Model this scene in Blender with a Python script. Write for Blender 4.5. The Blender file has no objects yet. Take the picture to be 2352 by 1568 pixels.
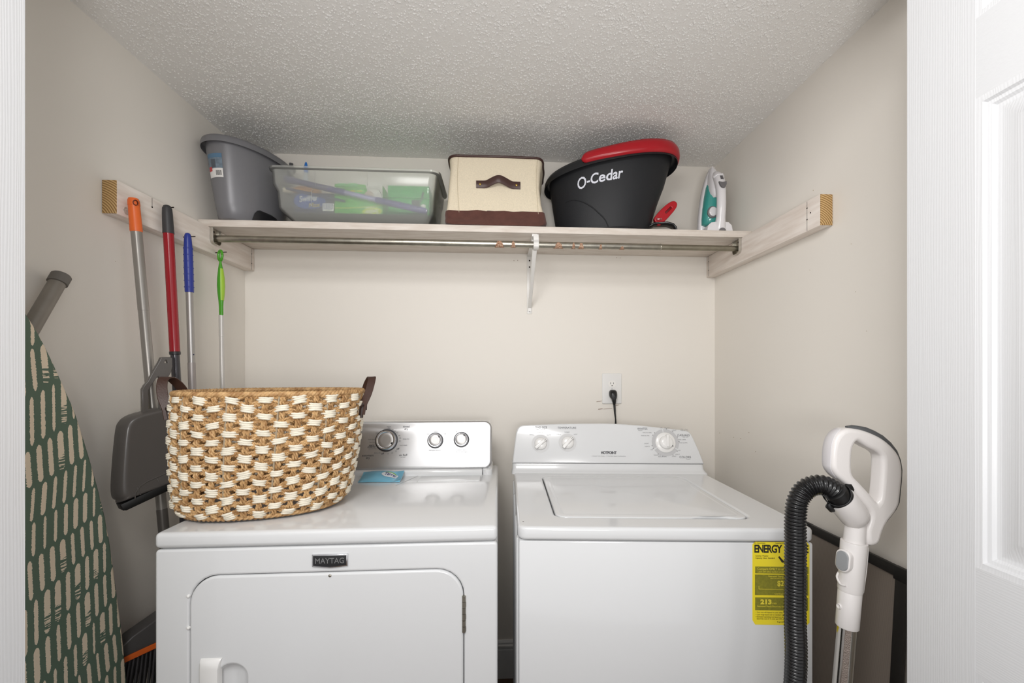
import bpy, bmesh, math, random
from mathutils import Vector, Matrix, noise

S = bpy.context.scene
COL = S.collection
PI = math.pi
R = math.radians

# ------------------------------------------------------------------ camera
FPX, CX, HZ, CAMZ, YAW = 1000.0, 1210.09, 858.0, 1.27, R(3.6385)
cam_d = bpy.data.cameras.new('camera')
cam_d.sensor_width = 36.0
cam_d.lens = FPX * 36.0 / 2352.0
cam_d.shift_x = (1176.0 - CX) / 2352.0
cam_d.shift_y = (HZ - 784.0) / 2352.0
cam_d.clip_start = 0.02
cam = bpy.data.objects.new('camera', cam_d)
COL.objects.link(cam)
cam.location = (0, 0, CAMZ)
cam.rotation_euler = (PI / 2, 0, -YAW)
S.camera = cam

# ------------------------------------------------------------------ light
S.view_settings.view_transform = 'Standard'
S.view_settings.look = 'None'
S.view_settings.gamma = 1.0
S.view_settings.use_curve_mapping = False
S.view_settings.exposure = 0.0
w = bpy.data.worlds.new('hall_daylight')
S.world = w
w.use_nodes = True
bgn = w.node_tree.nodes['Background']
bgn.inputs[0].default_value = (1.0, 0.99, 0.985, 1)
bgn.inputs[1].default_value = 0.86


def area(name, loc, target, size, energy, color=(1, 1, 1), size_y=None):
    d = bpy.data.lights.new(name, 'AREA')
    d.energy = energy
    d.color = color
    d.size = size
    if size_y:
        d.shape = 'RECTANGLE'
        d.size_y = size_y
    o = bpy.data.objects.new(name, d)
    COL.objects.link(o)
    o.location = loc
    o.rotation_euler = (Vector(target) - Vector(loc)).to_track_quat('-Z', 'Y').to_euler()
    return o


area('hall_ceiling_light', (-0.35, -0.30, 2.15), (0.10, 1.83, 1.25), 0.55, 16.5, (1.0, 0.985, 0.97))
area('hall_flash_light', (0.05, -0.50, 1.20), (0.05, 0.15, 2.30), 0.40, 14.0, (1.0, 0.985, 0.97))


# ------------------------------------------------------------------ helpers
def lin(c):
    return tuple(((v / 255.0) / 12.92 if v / 255.0 <= 0.04045 else ((v / 255.0 + 0.055) / 1.055) ** 2.4) for v in c)


MATS = {}


def mat(name, rgb, rough=0.5, metal=0.0, var=0.0, vscale=8.0, bump=0.0, bscale=60.0, stretch=(1, 1, 1), rgb2=None, coat=0.0, spec=0.5, sheen=0.0):
    """Principled material with optional procedural colour variation and bump."""
    if name in MATS:
        return MATS[name]
    m = bpy.data.materials.new(name)
    m.use_nodes = True
    nt = m.node_tree
    b = nt.nodes['Principled BSDF']
    c = lin(rgb)
    b.inputs['Base Color'].default_value = (*c, 1)
    b.inputs['Roughness'].default_value = rough
    b.inputs['Metallic'].default_value = metal
    b.inputs['Specular IOR Level'].default_value = spec
    b.inputs['Coat Weight'].default_value = coat
    b.inputs['Sheen Weight'].default_value = sheen
    tc = mp = None
    if var or bump or rgb2:
        tc = nt.nodes.new('ShaderNodeTexCoord')
        mp = nt.nodes.new('ShaderNodeMapping')
        mp.inputs['Scale'].default_value = stretch
        nt.links.new(tc.outputs['Object'], mp.inputs[0])
    if var or rgb2:
        n = nt.nodes.new('ShaderNodeTexNoise')
        n.inputs['Scale'].default_value = vscale
        n.inputs['Detail'].default_value = 5
        nt.links.new(mp.outputs[0], n.inputs['Vector'])
        r = nt.nodes.new('ShaderNodeValToRGB')
        r.color_ramp.elements[0].position = 0.35
        r.color_ramp.elements[1].position = 0.65
        if rgb2:
            r.color_ramp.elements[0].color = (*lin(rgb2), 1)
            r.color_ramp.elements[1].color = (*c, 1)
        else:
            r.color_ramp.elements[0].color = (*[v * (1 - var) for v in c], 1)
            r.color_ramp.elements[1].color = (*[min(1, v * (1 + var)) for v in c], 1)
        nt.links.new(n.outputs['Fac'], r.inputs[0])
        nt.links.new(r.outputs[0], b.inputs['Base Color'])
    if bump:
        n2 = nt.nodes.new('ShaderNodeTexNoise')
        n2.inputs['Scale'].default_value = bscale
        n2.inputs['Detail'].default_value = 4
        nt.links.new(mp.outputs[0], n2.inputs['Vector'])
        bn = nt.nodes.new('ShaderNodeBump')
        bn.inputs['Strength'].default_value = bump
        bn.inputs['Distance'].default_value = 0.002
        nt.links.new(n2.outputs['Fac'], bn.inputs['Height'])
        nt.links.new(bn.outputs[0], b.inputs['Normal'])
    MATS[name] = m
    return m


def I4():
    return Matrix.Identity(4)


def frame(o, x, y, z=None):
    """matrix with columns x, y, z (normal) at o"""
    x = Vector(x).normalized()
    y = Vector(y).normalized()
    z = Vector(z).normalized() if z is not None else x.cross(y).normalized()
    m = Matrix.Identity(4)
    for i in range(3):
        m[i][0], m[i][1], m[i][2], m[i][3] = x[i], y[i], z[i], o[i]
    return m


def rrect(x0, y0, x1, y1, r, n=6):
    r = max(1e-5, min(r, (x1 - x0) / 2 - 1e-5, (y1 - y0) / 2 - 1e-5))
    out = []
    for cx, cy, a in ((x1 - r, y1 - r, 0), (x0 + r, y1 - r, 90), (x0 + r, y0 + r, 180), (x1 - r, y0 + r, 270)):
        for i in range(n + 1):
            t = R(a + 90.0 * i / n)
            out.append((cx + r * math.cos(t), cy + r * math.sin(t)))
    return out


def circ(cx, cy, r, n=32):
    return [(cx + r * math.cos(2 * PI * i / n), cy + r * math.sin(2 * PI * i / n)) for i in range(n)]


def smooth_pts(pts, n=8, closed=False):
    """Catmull-Rom through control points"""
    P = [Vector(p) for p in pts]
    out = []
    N = len(P)
    segs = N if closed else N - 1
    for i in range(segs):
        if closed:
            p0, p1, p2, p3 = P[(i - 1) % N], P[i], P[(i + 1) % N], P[(i + 2) % N]
        else:
            p0, p1, p2, p3 = P[max(i - 1, 0)], P[i], P[i + 1], P[min(i + 2, N - 1)]
        for k in range(n):
            t = k / n
            out.append(0.5 * ((2 * p1) + (p2 - p0) * t + (2 * p0 - 5 * p1 + 4 * p2 - p3) * t * t + (3 * p1 - p0 - 3 * p2 + p3) * t ** 3))
    if not closed:
        out.append(P[-1].copy())
    return out


def inset(poly, d):
    """shrink a counter-clockwise polygon by d"""
    n = len(poly)
    out = []
    for i in range(n):
        a, b, c = Vector(poly[i - 1]).to_2d(), Vector(poly[i]).to_2d(), Vector(poly[(i + 1) % n]).to_2d()
        e1, e2 = (b - a), (c - b)
        n1 = Vector((-e1.y, e1.x)).normalized() if e1.length > 1e-9 else Vector((0, 0))
        n2 = Vector((-e2.y, e2.x)).normalized() if e2.length > 1e-9 else Vector((0, 0))
        m = (n1 + n2)
        m = m / max(0.5, m.length_squared / 2) if m.length > 1e-6 else n1
        out.append((b.x + m.x * d, b.y + m.y * d))
    return out


class MB:
    """collects shapes for ONE mesh object"""

    def __init__(s):
        s.v, s.f = [], []

    def add(s, verts, faces, M=None):
        o = len(s.v)
        if M is not None:
            verts = [M @ Vector(p) for p in verts]
        s.v.extend([tuple(p) for p in verts])
        s.f.extend([tuple(i + o for i in f) for f in faces])
        return s

    def bm(s, b, M=None):
        b.verts.index_update()
        s.add([v.co.copy() for v in b.verts], [[v.index for v in f.verts] for f in b.faces], M)
        b.free()
        return s

    def box(s, x0, y0, z0, x1, y1, z1, bev=0.0, seg=2, M=None):
        b = bmesh.new()
        bmesh.ops.create_cube(b, size=1)
        for v in b.verts:
            v.co = Vector(((x0 + x1) / 2 + v.co.x * (x1 - x0), (y0 + y1) / 2 + v.co.y * (y1 - y0), (z0 + z1) / 2 + v.co.z * (z1 - z0)))
        if bev:
            bmesh.ops.bevel(b, geom=b.edges[:], offset=bev, segments=seg, profile=0.5, affect='EDGES')
        return s.bm(b, M)

    def loft(s, rings, cap0=True, cap1=True, closed=True, M=None):
        n = len(rings[0])
        v = [p for r in rings for p in r]
        f = []
        for i in range(len(rings) - 1):
            for j in range(n if closed else n - 1):
                k = (j + 1) % n
                f.append((i * n + j, i * n + k, (i + 1) * n + k, (i + 1) * n + j))
        if cap0 and closed:
            f.append(tuple(reversed(range(n))))
        if cap1 and closed:
            f.append(tuple((len(rings) - 1) * n + j for j in range(n)))
        return s.add(v, f, M)

    def lathe(s, prof, seg=32, M=None, cap0=True, cap1=True):
        rings = [[(r * math.cos(2 * PI * j / seg), r * math.sin(2 * PI * j / seg), z) for j in range(seg)] for r, z in prof]
        return s.loft(rings, cap0, cap1, True, M)

    def tube(s, pts, rad, seg=10, caps=True, flat=1.0, up=None, M=None):
        P = [Vector(p) for p in pts]
        n = len(P)
        rr = rad if isinstance(rad, (list, tuple)) else [rad] * n
        T = []
        for i in range(n):
            d = P[min(i + 1, n - 1)] - P[max(i - 1, 0)]
            T.append(d.normalized() if d.length > 1e-9 else Vector((0, 0, 1)))
        u = Vector(up) if up else (Vector((0, 0, 1)) if abs(T[0].z) < 0.9 else Vector((1, 0, 0)))
        rings = []
        for i in range(n):
            u = (u - T[i] * u.dot(T[i]))
            if u.length < 1e-6:
                u = T[i].orthogonal()
            u.normalize()
            b = T[i].cross(u)
            rings.append([P[i] + u * (rr[i] * math.cos(2 * PI * j / seg)) + b * (rr[i] * flat * math.sin(2 * PI * j / seg)) for j in range(seg)])
        return s.loft(rings, caps, caps, True, M)

    def strip(s, pts, half, thick, wdir, M=None, ndirs=None):
        """ribbon of rectangular section along pts; wdir = width direction"""
        P = [Vector(p) for p in pts]
        n = len(P)
        rings = []
        for i in range(n):
            t = (P[min(i + 1, n - 1)] - P[max(i - 1, 0)]).normalized()
            wv = Vector(wdir if not callable(wdir) else wdir(i / (n - 1)))
            wv = (wv - t * wv.dot(t)).normalized()
            nv = t.cross(wv)
            h = half[i] if isinstance(half, (list, tuple)) else half
            q = (thick[i] if isinstance(thick, (list, tuple)) else thick) / 2
            c = min(q, h) * 0.6
            rings.append([P[i] + wv * a + nv * b for a, b in ((h, -q + c), (h, q - c), (h - c, q), (-h + c, q), (-h, q - c), (-h, -q + c), (-h + c, -q), (h - c, -q))])
        return s.loft(rings, True, True, True, M)

    def plate(s, outlines, thick, bev=0.0, M=None, res=2):
        """flat plate (with holes) in local xy, centred on z; rounded edges grow by bev"""
        if len(outlines) == 1:
            o = outlines[0]
            if sum(o[i - 1][0] * o[i][1] - o[i][0] * o[i - 1][1] for i in range(len(o))) < 0:
                o = o[::-1]
            rings = []
            k = res + 1
            if bev:
                st = [(bev * math.sin(PI / 2 * i / k), -thick / 2 + bev * (1 - math.cos(PI / 2 * i / k))) for i in range(k + 1)]
                st += [(a, -z) for a, z in reversed(st)]
            else:
                st = [(0, -thick / 2), (0, thick / 2)]
            for a, z in st:
                rings.append([(x, y, z) for x, y in (inset(o, -a) if a else o)])
            return s.loft(rings, True, True, True, M)
        cu = bpy.data.curves.new('tmp', 'CURVE')
        cu.dimensions = '2D'
        cu.fill_mode = 'BOTH'
        cu.bevel_depth = bev
        cu.bevel_resolution = res
        cu.extrude = max(thick / 2 - bev, 1e-6)
        for o in outlines:
            sp = cu.splines.new('POLY')
            sp.points.add(len(o) - 1)
            for p, q in zip(sp.points, o):
                p.co = (q[0], q[1], 0, 1)
            sp.use_cyclic_u = True
        return s.curve(cu, M)

    def curve(s, cu, M=None):
        ob = bpy.data.objects.new('tmp', cu)
        COL.objects.link(ob)
        dg = bpy.context.evaluated_depsgraph_get()
        me = bpy.data.meshes.new_from_object(ob.evaluated_get(dg))
        s.add([v.co.copy() for v in me.vertices], [list(p.vertices) for p in me.polygons], M)
        bpy.data.objects.remove(ob)
        bpy.data.meshes.remove(me)
        return s

    def text(s, body, size, M, bold=0.0, shear=0.0, ext=0.0002, spacing=1.0, line=1.0, align='CENTER', xs=1.0, warp=None):
        cu = bpy.data.curves.new('tmp', 'FONT')
        cu.body = body
        cu.size = size
        cu.align_x = align
        cu.align_y = 'CENTER'
        cu.extrude = ext
        cu.offset = bold * size
        cu.shear = shear
        cu.space_character = spacing
        cu.space_line = line
        cu.resolution_u = 3
        if warp is None:
            return s.curve(cu, M @ Matrix.Diagonal((xs, 1, 1, 1)))
        t = MB().curve(cu)
        return s.add([warp(*p) for p in t.v], t.f)

    def build(s, name, material, parent=None, angle=35, smooth=True):
        me = bpy.data.meshes.new(name)
        off = Vector((0, 0, 0))
        p = parent
        while p is not None:
            off += p.location
            p = p.parent
        me.from_pydata([Vector(v) - off for v in s.v], [], s.f)
        me.validate()
        bm2 = bmesh.new()
        bm2.from_mesh(me)
        bmesh.ops.recalc_face_normals(bm2, faces=bm2.faces[:])
        bm2.to_mesh(me)
        bm2.free()
        if smooth:
            me.shade_smooth()
            me.set_sharp_from_angle(angle=R(angle))
        if material:
            me.materials.append(material)
        o = bpy.data.objects.new(name, me)
        COL.objects.link(o)
        if parent:
            o.parent = parent
        return o


def thing(name, loc, label, cat, group=None):
    o = bpy.data.objects.new(name, None)
    o.empty_display_size = 0.05
    COL.objects.link(o)
    o.location = loc
    return tag(o, label, cat, group)


def tag(o, label=None, cat=None, group=None, kind=None):
    if label:
        o['label'] = label
    if cat:
        o['category'] = cat
    if group:
        o['group'] = group
    if kind:
        o['kind'] = kind
    return o


def struct(o):
    o['kind'] = 'structure'
    return o


def ray(px, py):
    u, h = (px - CX) / FPX, (HZ - py) / FPX
    return Vector((u * math.cos(YAW) + math.sin(YAW), -u * math.sin(YAW) + math.cos(YAW), h))


def on_plane(px, py, p0, n):
    """where the sight line through a measured photo point meets a plane of the room"""
    r = ray(px, py)
    o = Vector((0, 0, CAMZ))
    n = Vector(n)
    return o + r * ((Vector(p0) - o).dot(n) / r.dot(n))


def at_y(px, py, y):
    return on_plane(px, py, (0, y, 0), (0, 1, 0))


def bez(a, b, c, n=8):
    a, b, c = Vector(a), Vector(b), Vector(c)
    return [a * (1 - t) ** 2 + b * 2 * t * (1 - t) + c * t * t for t in [i / n for i in range(n + 1)]]


# ------------------------------------------------------------------ materials
M_wall = mat('painted_drywall', (234, 229, 221), 0.62, bump=0.05, bscale=220)
M_ceil = mat('popcorn_ceiling', (238, 236, 233), 0.9, bump=0.5, bscale=260)
M_trim = mat('white_trim_paint', (228, 229, 230), 0.38)
M_white = mat('white_enamel', (217, 218, 219), 0.16, coat=0.3)
M_plastic_white = mat('white_plastic', (232, 231, 229), 0.22)
M_plastic_grey = mat('grey_plastic', (205, 205, 204), 0.4)
M_dark = mat('dark_gap', (30, 30, 31), 0.7)
M_black = mat('black_plastic', (22, 22, 24), 0.3)
M_ink = mat('dark_ink', (60, 60, 64), 0.6)
M_ink_soft = mat('grey_ink', (140, 140, 142), 0.6)
M_chrome = mat('chrome', (215, 215, 218), 0.16, 1.0)
M_steel = mat('zinc_steel', (170, 166, 155), 0.33, 1.0, var=0.12, vscale=40, bump=0.1, bscale=150)
M_alu = mat('brushed_aluminium', (172, 170, 168), 0.38, 0.85)
M_brass = mat('brass', (190, 160, 90), 0.3, 1.0)


def painted_wood():
    m = mat('worn_white_wood', (234, 226, 218), 0.55, bump=0.25, bscale=40, stretch=(6, 0.6, 6), rgb2=(218, 206, 196), vscale=10)
    return m


M_wood = painted_wood()

# ------------------------------------------------------------------ room
XL, XR, YB, ZC, YF = -1.026, 0.932, 1.83, 2.164, 0.74


def quad_box(name, x0, y0, z0, x1, y1, z1, m, bev=0):
    return struct(MB().box(x0, y0, z0, x1, y1, z1, bev).build(name, m, smooth=False))


def floor_material():
    m = bpy.data.materials.new('wood_plank_floor')
    m.use_nodes = True
    nt = m.node_tree
    b = nt.nodes['Principled BSDF']
    tc = nt.nodes.new('ShaderNodeTexCoord')
    br = nt.nodes.new('ShaderNodeTexBrick')
    br.inputs['Color1'].default_value = (*lin((96, 74, 58)), 1)
    br.inputs['Color2'].default_value = (*lin((112, 88, 68)), 1)
    br.inputs['Mortar'].default_value = (*lin((45, 34, 28)), 1)
    br.inputs['Scale'].default_value = 1
    br.inputs['Brick Width'].default_value = 1.1
    br.inputs['Row Height'].default_value = 0.14
    br.inputs['Mortar Size'].default_value = 0.002
    n = nt.nodes.new('ShaderNodeTexNoise')
    mp = nt.nodes.new('ShaderNodeMapping')
    mp.inputs['Scale'].default_value = (3, 60, 1)
    nt.links.new(tc.outputs['Object'], mp.inputs[0])
    nt.links.new(mp.outputs[0], n.inputs['Vector'])
    nt.links.new(tc.outputs['Object'], br.inputs['Vector'])
    mx = nt.nodes.new('ShaderNodeMix')
    mx.data_type = 'RGBA'
    mx.blend_type = 'MULTIPLY'
    mx.inputs[0].default_value = 0.5
    nt.links.new(br.outputs['Color'], mx.inputs[6])
    nt.links.new(n.outputs['Color'], mx.inputs[7])
    nt.links.new(mx.outputs[2], b.inputs['Base Color'])
    b.inputs['Roughness'].default_value = 0.45
    return m


quad_box('floor', -1.5, -1.2, -0.1, 1.5, YB + 0.1, 0.0, floor_material())
wall_back = quad_box('wall_back', XL - 0.1, YB, 0, XR + 0.1, YB + 0.1, ZC + 0.1, M_wall)
wall_left = quad_box('wall_left', XL - 0.1, YF - 0.14, 0, XL, YB, ZC + 0.1, M_wall)
wall_right = quad_box('wall_right', XR, YF - 0.14, 0, XR + 0.1, YB, ZC + 0.1, M_wall)
wf = MB()
wf.box(XL - 0.4, YF - 0.12, 0, -0.815, YF, 2.4)
wf.box(0.805, YF - 0.12, 0, XR + 0.4, YF, 2.4)
wf.box(-0.815, YF - 0.12, 2.10, 0.805, YF, 2.4)
struct(wf.build('wall_front', M_wall, smooth=False))
tr = MB()
tr.box(-0.815, YF - 0.13, 0, -0.80, YF + 0.004, 2.085, 0.001)
tr.box(0.79, YF - 0.13, 0, 0.805, YF + 0.004, 2.085, 0.001)
tr.box(-0.815, YF - 0.13, 2.085, 0.805, YF + 0.004, 2.10, 0.001)
struct(tr.build('trim_1', M_trim, smooth=False))

# ceiling: slab with thousands of small sprayed lumps standing out of it
random.seed(7)
cb = MB()
cb.box(XL - 0.1, YF - 0.14, ZC, XR + 0.1, YB + 0.1, ZC + 0.1)
for i in range(70000):
    x, y = random.uniform(XL, XR), random.uniform(YF + 0.001, YB)
    dens = noise.noise((x * 9, y * 9, 0.3)) * 0.5 + 0.62
    edge = min(x - XL, XR - x, YB - y)
    if random.random() > dens * min(1.0, 0.25 + edge / 0.10):
        continue
    r = random.choice((0.0011, 0.0014, 0.0017, 0.0020, 0.0024, 0.0029))
    a = random.uniform(0, PI)
    el = random.uniform(1.0, 1.9)
    h = r * random.uniform(1.0, 1.5)
    vs = []
    for k in range(6):
        t = k * PI / 3
        lx, ly = r * el * math.cos(t), r * math.sin(t)
        vs.append((x + lx * math.cos(a) - ly * math.sin(a), y + lx * math.sin(a) + ly * math.cos(a), ZC + 0.0003))
    vs.append((x, y, ZC - h))
    cb.add(vs, [(k, (k + 1) % 6, 6) for k in range(6)])
ceil_o = cb.build('ceiling', M_ceil, angle=80)
struct(ceil_o)


# baseboards with a stepped moulded top
def baseboard(name, a, b, nrm):
    a, b, nrm = Vector(a), Vector(b), Vector(nrm)
    prof = [(0, 0), (0.014, 0), (0.014, 0.118), (0.0125, 0.122), (0.0125, 0.127), (0.015, 0.130), (0.015, 0.136), (0.010, 0.140), (0.010, 0.147), (0.006, 0.155), (0, 0.155)]
    rings = [[p + nrm * u + Vector((0, 0, z)) for u, z in prof] for p in (a, b)]
    return struct(MB().loft(rings).build(name, M_trim, angle=20))


baseboard('baseboard_back', (XL, YB, 0), (XR, YB, 0), (0, -1, 0))
baseboard('baseboard_left', (XL, YF, 0), (XL, YB - 0.016, 0), (1, 0, 0))
baseboard('baseboard_right', (XR, YF, 0), (XR, YB - 0.016, 0), (-1, 0, 0))

# scuffs, pencil lines and old nail holes on the back wall around the outlet and under the shelf
mk = MB()
for (x0, y0, x1, y1, hw) in ((1370, 922.5, 1382, 920.5, .5), (1374, 939.5, 1384, 938.5, .6), (1386, 939, 1406, 938, .35), (1413, 931.5, 1422, 929.5, .4), (1180, 598, 1181, 598.8, .7), (1188.5, 597.4, 1189.5, 598, .7), (1416, 591.5, 1417.2, 592, .8), (1424, 591.8, 1425, 592.3, .7)):
    a, b = at_y(x0, y0, YB - 0.0006), at_y(x1, y1, YB - 0.0006)
    mk.strip([a, (a + b) / 2, b], hw * 0.0018, 0.0006, (0, 0, 1))
mk.build('pencil_mark', mat('pencil_brown', (125, 92, 72), 0.8), wall_back, smooth=False)
mk = MB()
for px, py, s in ((1868, 437, .9), (1860, 620, .5), (1955, 560, .6), (1965, 670, .7), (1990, 760, .6), (1653, 994, 1.6), (1685, 1004, 1.2), (1701, 1007, 1.4), (1735, 1037, 1.3), (1720, 993, 1.2)):
    p = on_plane(px, py, (XR - 0.0005, 0, 0), (1, 0, 0))
    mk.tube([p + Vector((0.0005, 0, 0)), p - Vector((0.0006, 0, 0))], s * 0.0011, 7)
mk.build('scuff_mark', mat('scuff_tan', (176, 158, 134), 0.8), wall_right, smooth=False)
ls = MB()
for px, py, s in ((265, 600, .8), (420, 610, .6)):
    p = on_plane(px, py, (XL + 0.0005, 0, 0), (1, 0, 0))
    ls.tube([p, p + Vector((0.0006, 0, 0))], s * 0.001, 7)
ls.build('scuff_mark', MATS['scuff_tan'], wall_left, smooth=False)


# ------------------------------------------------------------------ doors
def grain(name, horizontal=False):
    m = bpy.data.materials.new(name)
    m.use_nodes = True
    nt = m.node_tree
    b = nt.nodes['Principled BSDF']
    b.inputs['Base Color'].default_value = (*lin((221, 222, 224)), 1)
    b.inputs['Roughness'].default_value = 0.42
    tc = nt.nodes.new('ShaderNodeTexCoord')
    mp = nt.nodes.new('ShaderNodeMapping')
    mp.inputs['Scale'].default_value = (1, 1.0, 0.035) if not horizontal else (1, 0.05, 1.0)
    if horizontal:
        mp.inputs['Rotation'].default_value = (R(6), 0, 0)
    nt.links.new(tc.outputs['Object'], mp.inputs[0])
    wv = nt.nodes.new('ShaderNodeTexWave')
    wv.wave_type = 'BANDS'
    wv.bands_direction = 'Z' if horizontal else 'Y'
    wv.inputs['Scale'].default_value = 75
    wv.inputs['Distortion'].default_value = 13
    wv.inputs['Detail'].default_value = 4
    wv.inputs['Detail Scale'].default_value = 0.6
    nt.links.new(mp.outputs[0], wv.inputs['Vector'])
    bn = nt.nodes.new('ShaderNodeBump')
    bn.inputs['Strength'].default_value = 0.16
    bn.inputs['Distance'].default_value = 0.0006
    nt.links.new(wv.outputs['Fac'], bn.inputs['Height'])
    nt.links.new(bn.outputs[0], b.inputs['Normal'])
    return m


M_gv = grain('door_vertical_grain')
M_gh = grain('door_horizontal_grain', True)


def door(name, xf, side):
    """six panel moulded door standing open at a right angle; xf = visible face, side = direction of the thickness"""
    root = bpy.data.objects.new(name, None)
    COL.objects.link(root)
    root.location = (xf, 0.756, 0)
    struct(root)
    y1 = 0.756
    W = 0.755
    cols = ((y1 - 0.115 - 0.21, y1 - 0.115), (y1 - W + 0.115, y1 - W + 0.325))
    rows = ((0.23, 0.80), (0.965, 1.703), (1.829, 1.935))
    t = 0.0175
    xa, xb = (xf, xf + side * 2 * t)
    x0, x1 = min(xa, xb), max(xa, xb)
    ys = [y1, cols[0][1], cols[0][0], cols[1][1], cols[1][0], y1 - W]
    for a, b in ((ys[1], ys[0]), (ys[5], ys[4])):
        MB().box(x0, a, 0.012, x1, b, 2.03).build('stile', M_gv, root, smooth=False)
    MB().box(x0, ys[3], 0.012, x1, ys[2], 2.03).build('mullion', M_gv, root, smooth=False)
    zr = [0.012, 0.23, 0.80, 0.965, 1.703, 1.829, 1.935, 2.03]
    for a, b in ((0.012, 0.23), (0.80, 0.965), (1.703, 1.829), (1.935, 2.03)):
        for c in cols:
            MB().box(x0 + 0.0002, c[0], a, x1 - 0.0002, c[1], b).build('rail', M_gh, root, smooth=False)
    for c in cols:
        for a, b in rows:
            prof = ((0, 0), (0.003, 0.0008), (0.009, 0.0015), (0.012, 0.006), (0.017, 0.0075), (0.021, 0.0115), (0.025, 0.0125), (0.028, 0.0125), (0.054, 0.003), (0.056, 0.0025))
            m = MB()
            for fx, dr in ((xa, side), (xb, -side)):
                rings = []
                for ins, d in prof:
                    x = fx + dr * (d + 0.0002)
                    rings.append([(x, c[0] + ins, a + ins), (x, c[1] - ins, a + ins), (x, c[1] - ins, b - ins), (x, c[0] + ins, b - ins)])
                m.loft(rings, cap0=False)
            m.build('panel', M_gv, root, angle=25)
    return root


door('door_1', -0.767, -1)
door('door_2', 0.750, 1)

# ------------------------------------------------------------------ shelf with its cleats, rod and brackets
ZS0, ZS1, YS = 1.773, 1.797, 1.552
M_board = mat('worn_white_shelf', (226, 218, 209), 0.6, bump=0.3, bscale=90, stretch=(0.5, 3, 3), rgb2=(212, 201, 190), vscale=26)
sh = MB().box(XL + 0.001, YS, ZS0, XR - 0.001, YB - 0.001, ZS1, 0.0015).build('shelf_board', M_board)
tag(sh, 'long worn white shelf board resting on two wall cleats', 'shelf')


def end_grain():
    m = bpy.data.materials.new('pine_end_grain')
    m.use_nodes = True
    nt = m.node_tree
    b = nt.nodes['Principled BSDF']
    b.inputs['Roughness'].default_value = 0.7
    tc = nt.nodes.new('ShaderNodeTexCoord')
    mp = nt.nodes.new('ShaderNodeMapping')
    mp.inputs['Location'].default_value = (0.045, 0, 0.02)
    nt.links.new(tc.outputs['Object'], mp.inputs[0])
    wv = nt.nodes.new('ShaderNodeTexWave')
    wv.wave_type = 'RINGS'
    wv.rings_direction = 'Y'
    wv.inputs['Scale'].default_value = 55
    wv.inputs['Distortion'].default_value = 1.2
    nt.links.new(mp.outputs[0], wv.inputs['Vector'])
    r = nt.nodes.new('ShaderNodeValToRGB')
    r.color_ramp.elements[0].color = (*lin((132, 96, 52)), 1)
    r.color_ramp.elements[1].color = (*lin((205, 172, 118)), 1)
    nt.links.new(wv.outputs['Fac'], r.inputs[0])
    nt.links.new(r.outputs[0], b.inputs['Base Color'])
    return m


M_end = end_grain()
M_nail = mat('dark_nail', (52, 44, 40), 0.5, 0.7)


def cleat(x_wall, x_face, y0, label):
    x0, x1 = min(x_wall, x_face), max(x_wall, x_face)
    t = thing('shelf_cleat', ((x0 + x1) / 2, (y0 + YB) / 2, ZS0 - 0.089), label, 'wood cleat', 'wood cleats under the shelf')
    MB().box(x0, y0 + 0.001, ZS0 - 0.089, x1, YB - 0.0005, ZS0 - 0.0003, 0.003).build('board', M_wood, t)
    MB().box(x0 + 0.001, y0, ZS0 - 0.088, x1 - 0.001, y0 + 0.004, ZS0 - 0.0015, 0.0015).build('end_grain', M_end, t)
    s = 1 if x_face > x_wall else -1
    for y, z0, z1 in ((YB - 0.022, ZS0 - 0.087, ZS0 - 0.003),) + (((y0 + 0.115, ZS0 - 0.030, ZS0 - 0.002),) if s > 0 else ((y0 + 0.052, ZS0 - 0.087, ZS0 - 0.003),)):
        MB().box(min(x_face - s * 0.0002, x_face + s * 0.0004), y - 0.0005, z0, max(x_face - s * 0.0002, x_face + s * 0.0004), y + 0.0005, z1).build('pencil_line', M_ink, t, smooth=False)
    for y, z in ((YB - 0.022, ZS0 - 0.024), (YB - 0.022, ZS0 - 0.062)) + (((y0 + 0.115, ZS0 - 0.028),) if s > 0 else ((y0 + 0.052, ZS0 - 0.022), (y0 + 0.052, ZS0 - 0.055), (y0 + 0.038, ZS0 - 0.040))):
        MB().tube([(x_face - s * 0.001, y, z), (x_face + s * 0.0008, y, z)], 0.0022, 8).build('screw', M_nail, t)
    return t


cl = cleat(XL + 0.0005, -0.988, 1.192, 'white painted wood cleat on left wall, holding the hanging handles')
cr = cleat(XR - 0.0005, 0.894, 1.160, 'white painted wood cleat on right wall, below the iron')
# the wood knot near the sawn end of the left board
MB().lathe([(0.011, 0), (0.010, 0.0012), (0.006, 0.0018)], 14, frame((-0.9885, 1.222, 1.702), (0, 1, 0), (0, 0, 1), (1, 0, 0))).build('knot', mat('grey_knot', (190, 182, 172), 0.6, var=0.3, vscale=200), cl)

ROD_Y, ROD_Z, ROD_R = 1.578, 1.7385, 0.0118
rod = thing('closet_rod', (0, ROD_Y, ROD_Z - 0.012), 'galvanised clothes rod with rust spots under the shelf', 'rod')
MB().tube([(-0.984, ROD_Y, ROD_Z), (0.596, ROD_Y, ROD_Z)], ROD_R, 20).build('outer_tube', M_steel, rod)
MB().tube([(0.590, ROD_Y, ROD_Z), (0.890, ROD_Y, ROD_Z)], ROD_R - 0.0016, 20).build('inner_tube', mat('dull_steel', (150, 145, 130), 0.45, 1.0, var=0.1, vscale=30), rod)
MB().lathe([(ROD_R + 0.0003, 0), (ROD_R + 0.0008, 0.001), (ROD_R + 0.0003, 0.004)], 20, frame((0.594, ROD_Y, ROD_Z), (0, 1, 0), (0, 0, 1), (1, 0, 0))).build('tube_collar', M_steel, rod)
M_rust = mat('rust', (122, 70, 38), 0.85, rgb2=(205, 175, 150), vscale=330, bump=0.5, bscale=400)
random.seed(3)
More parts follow.
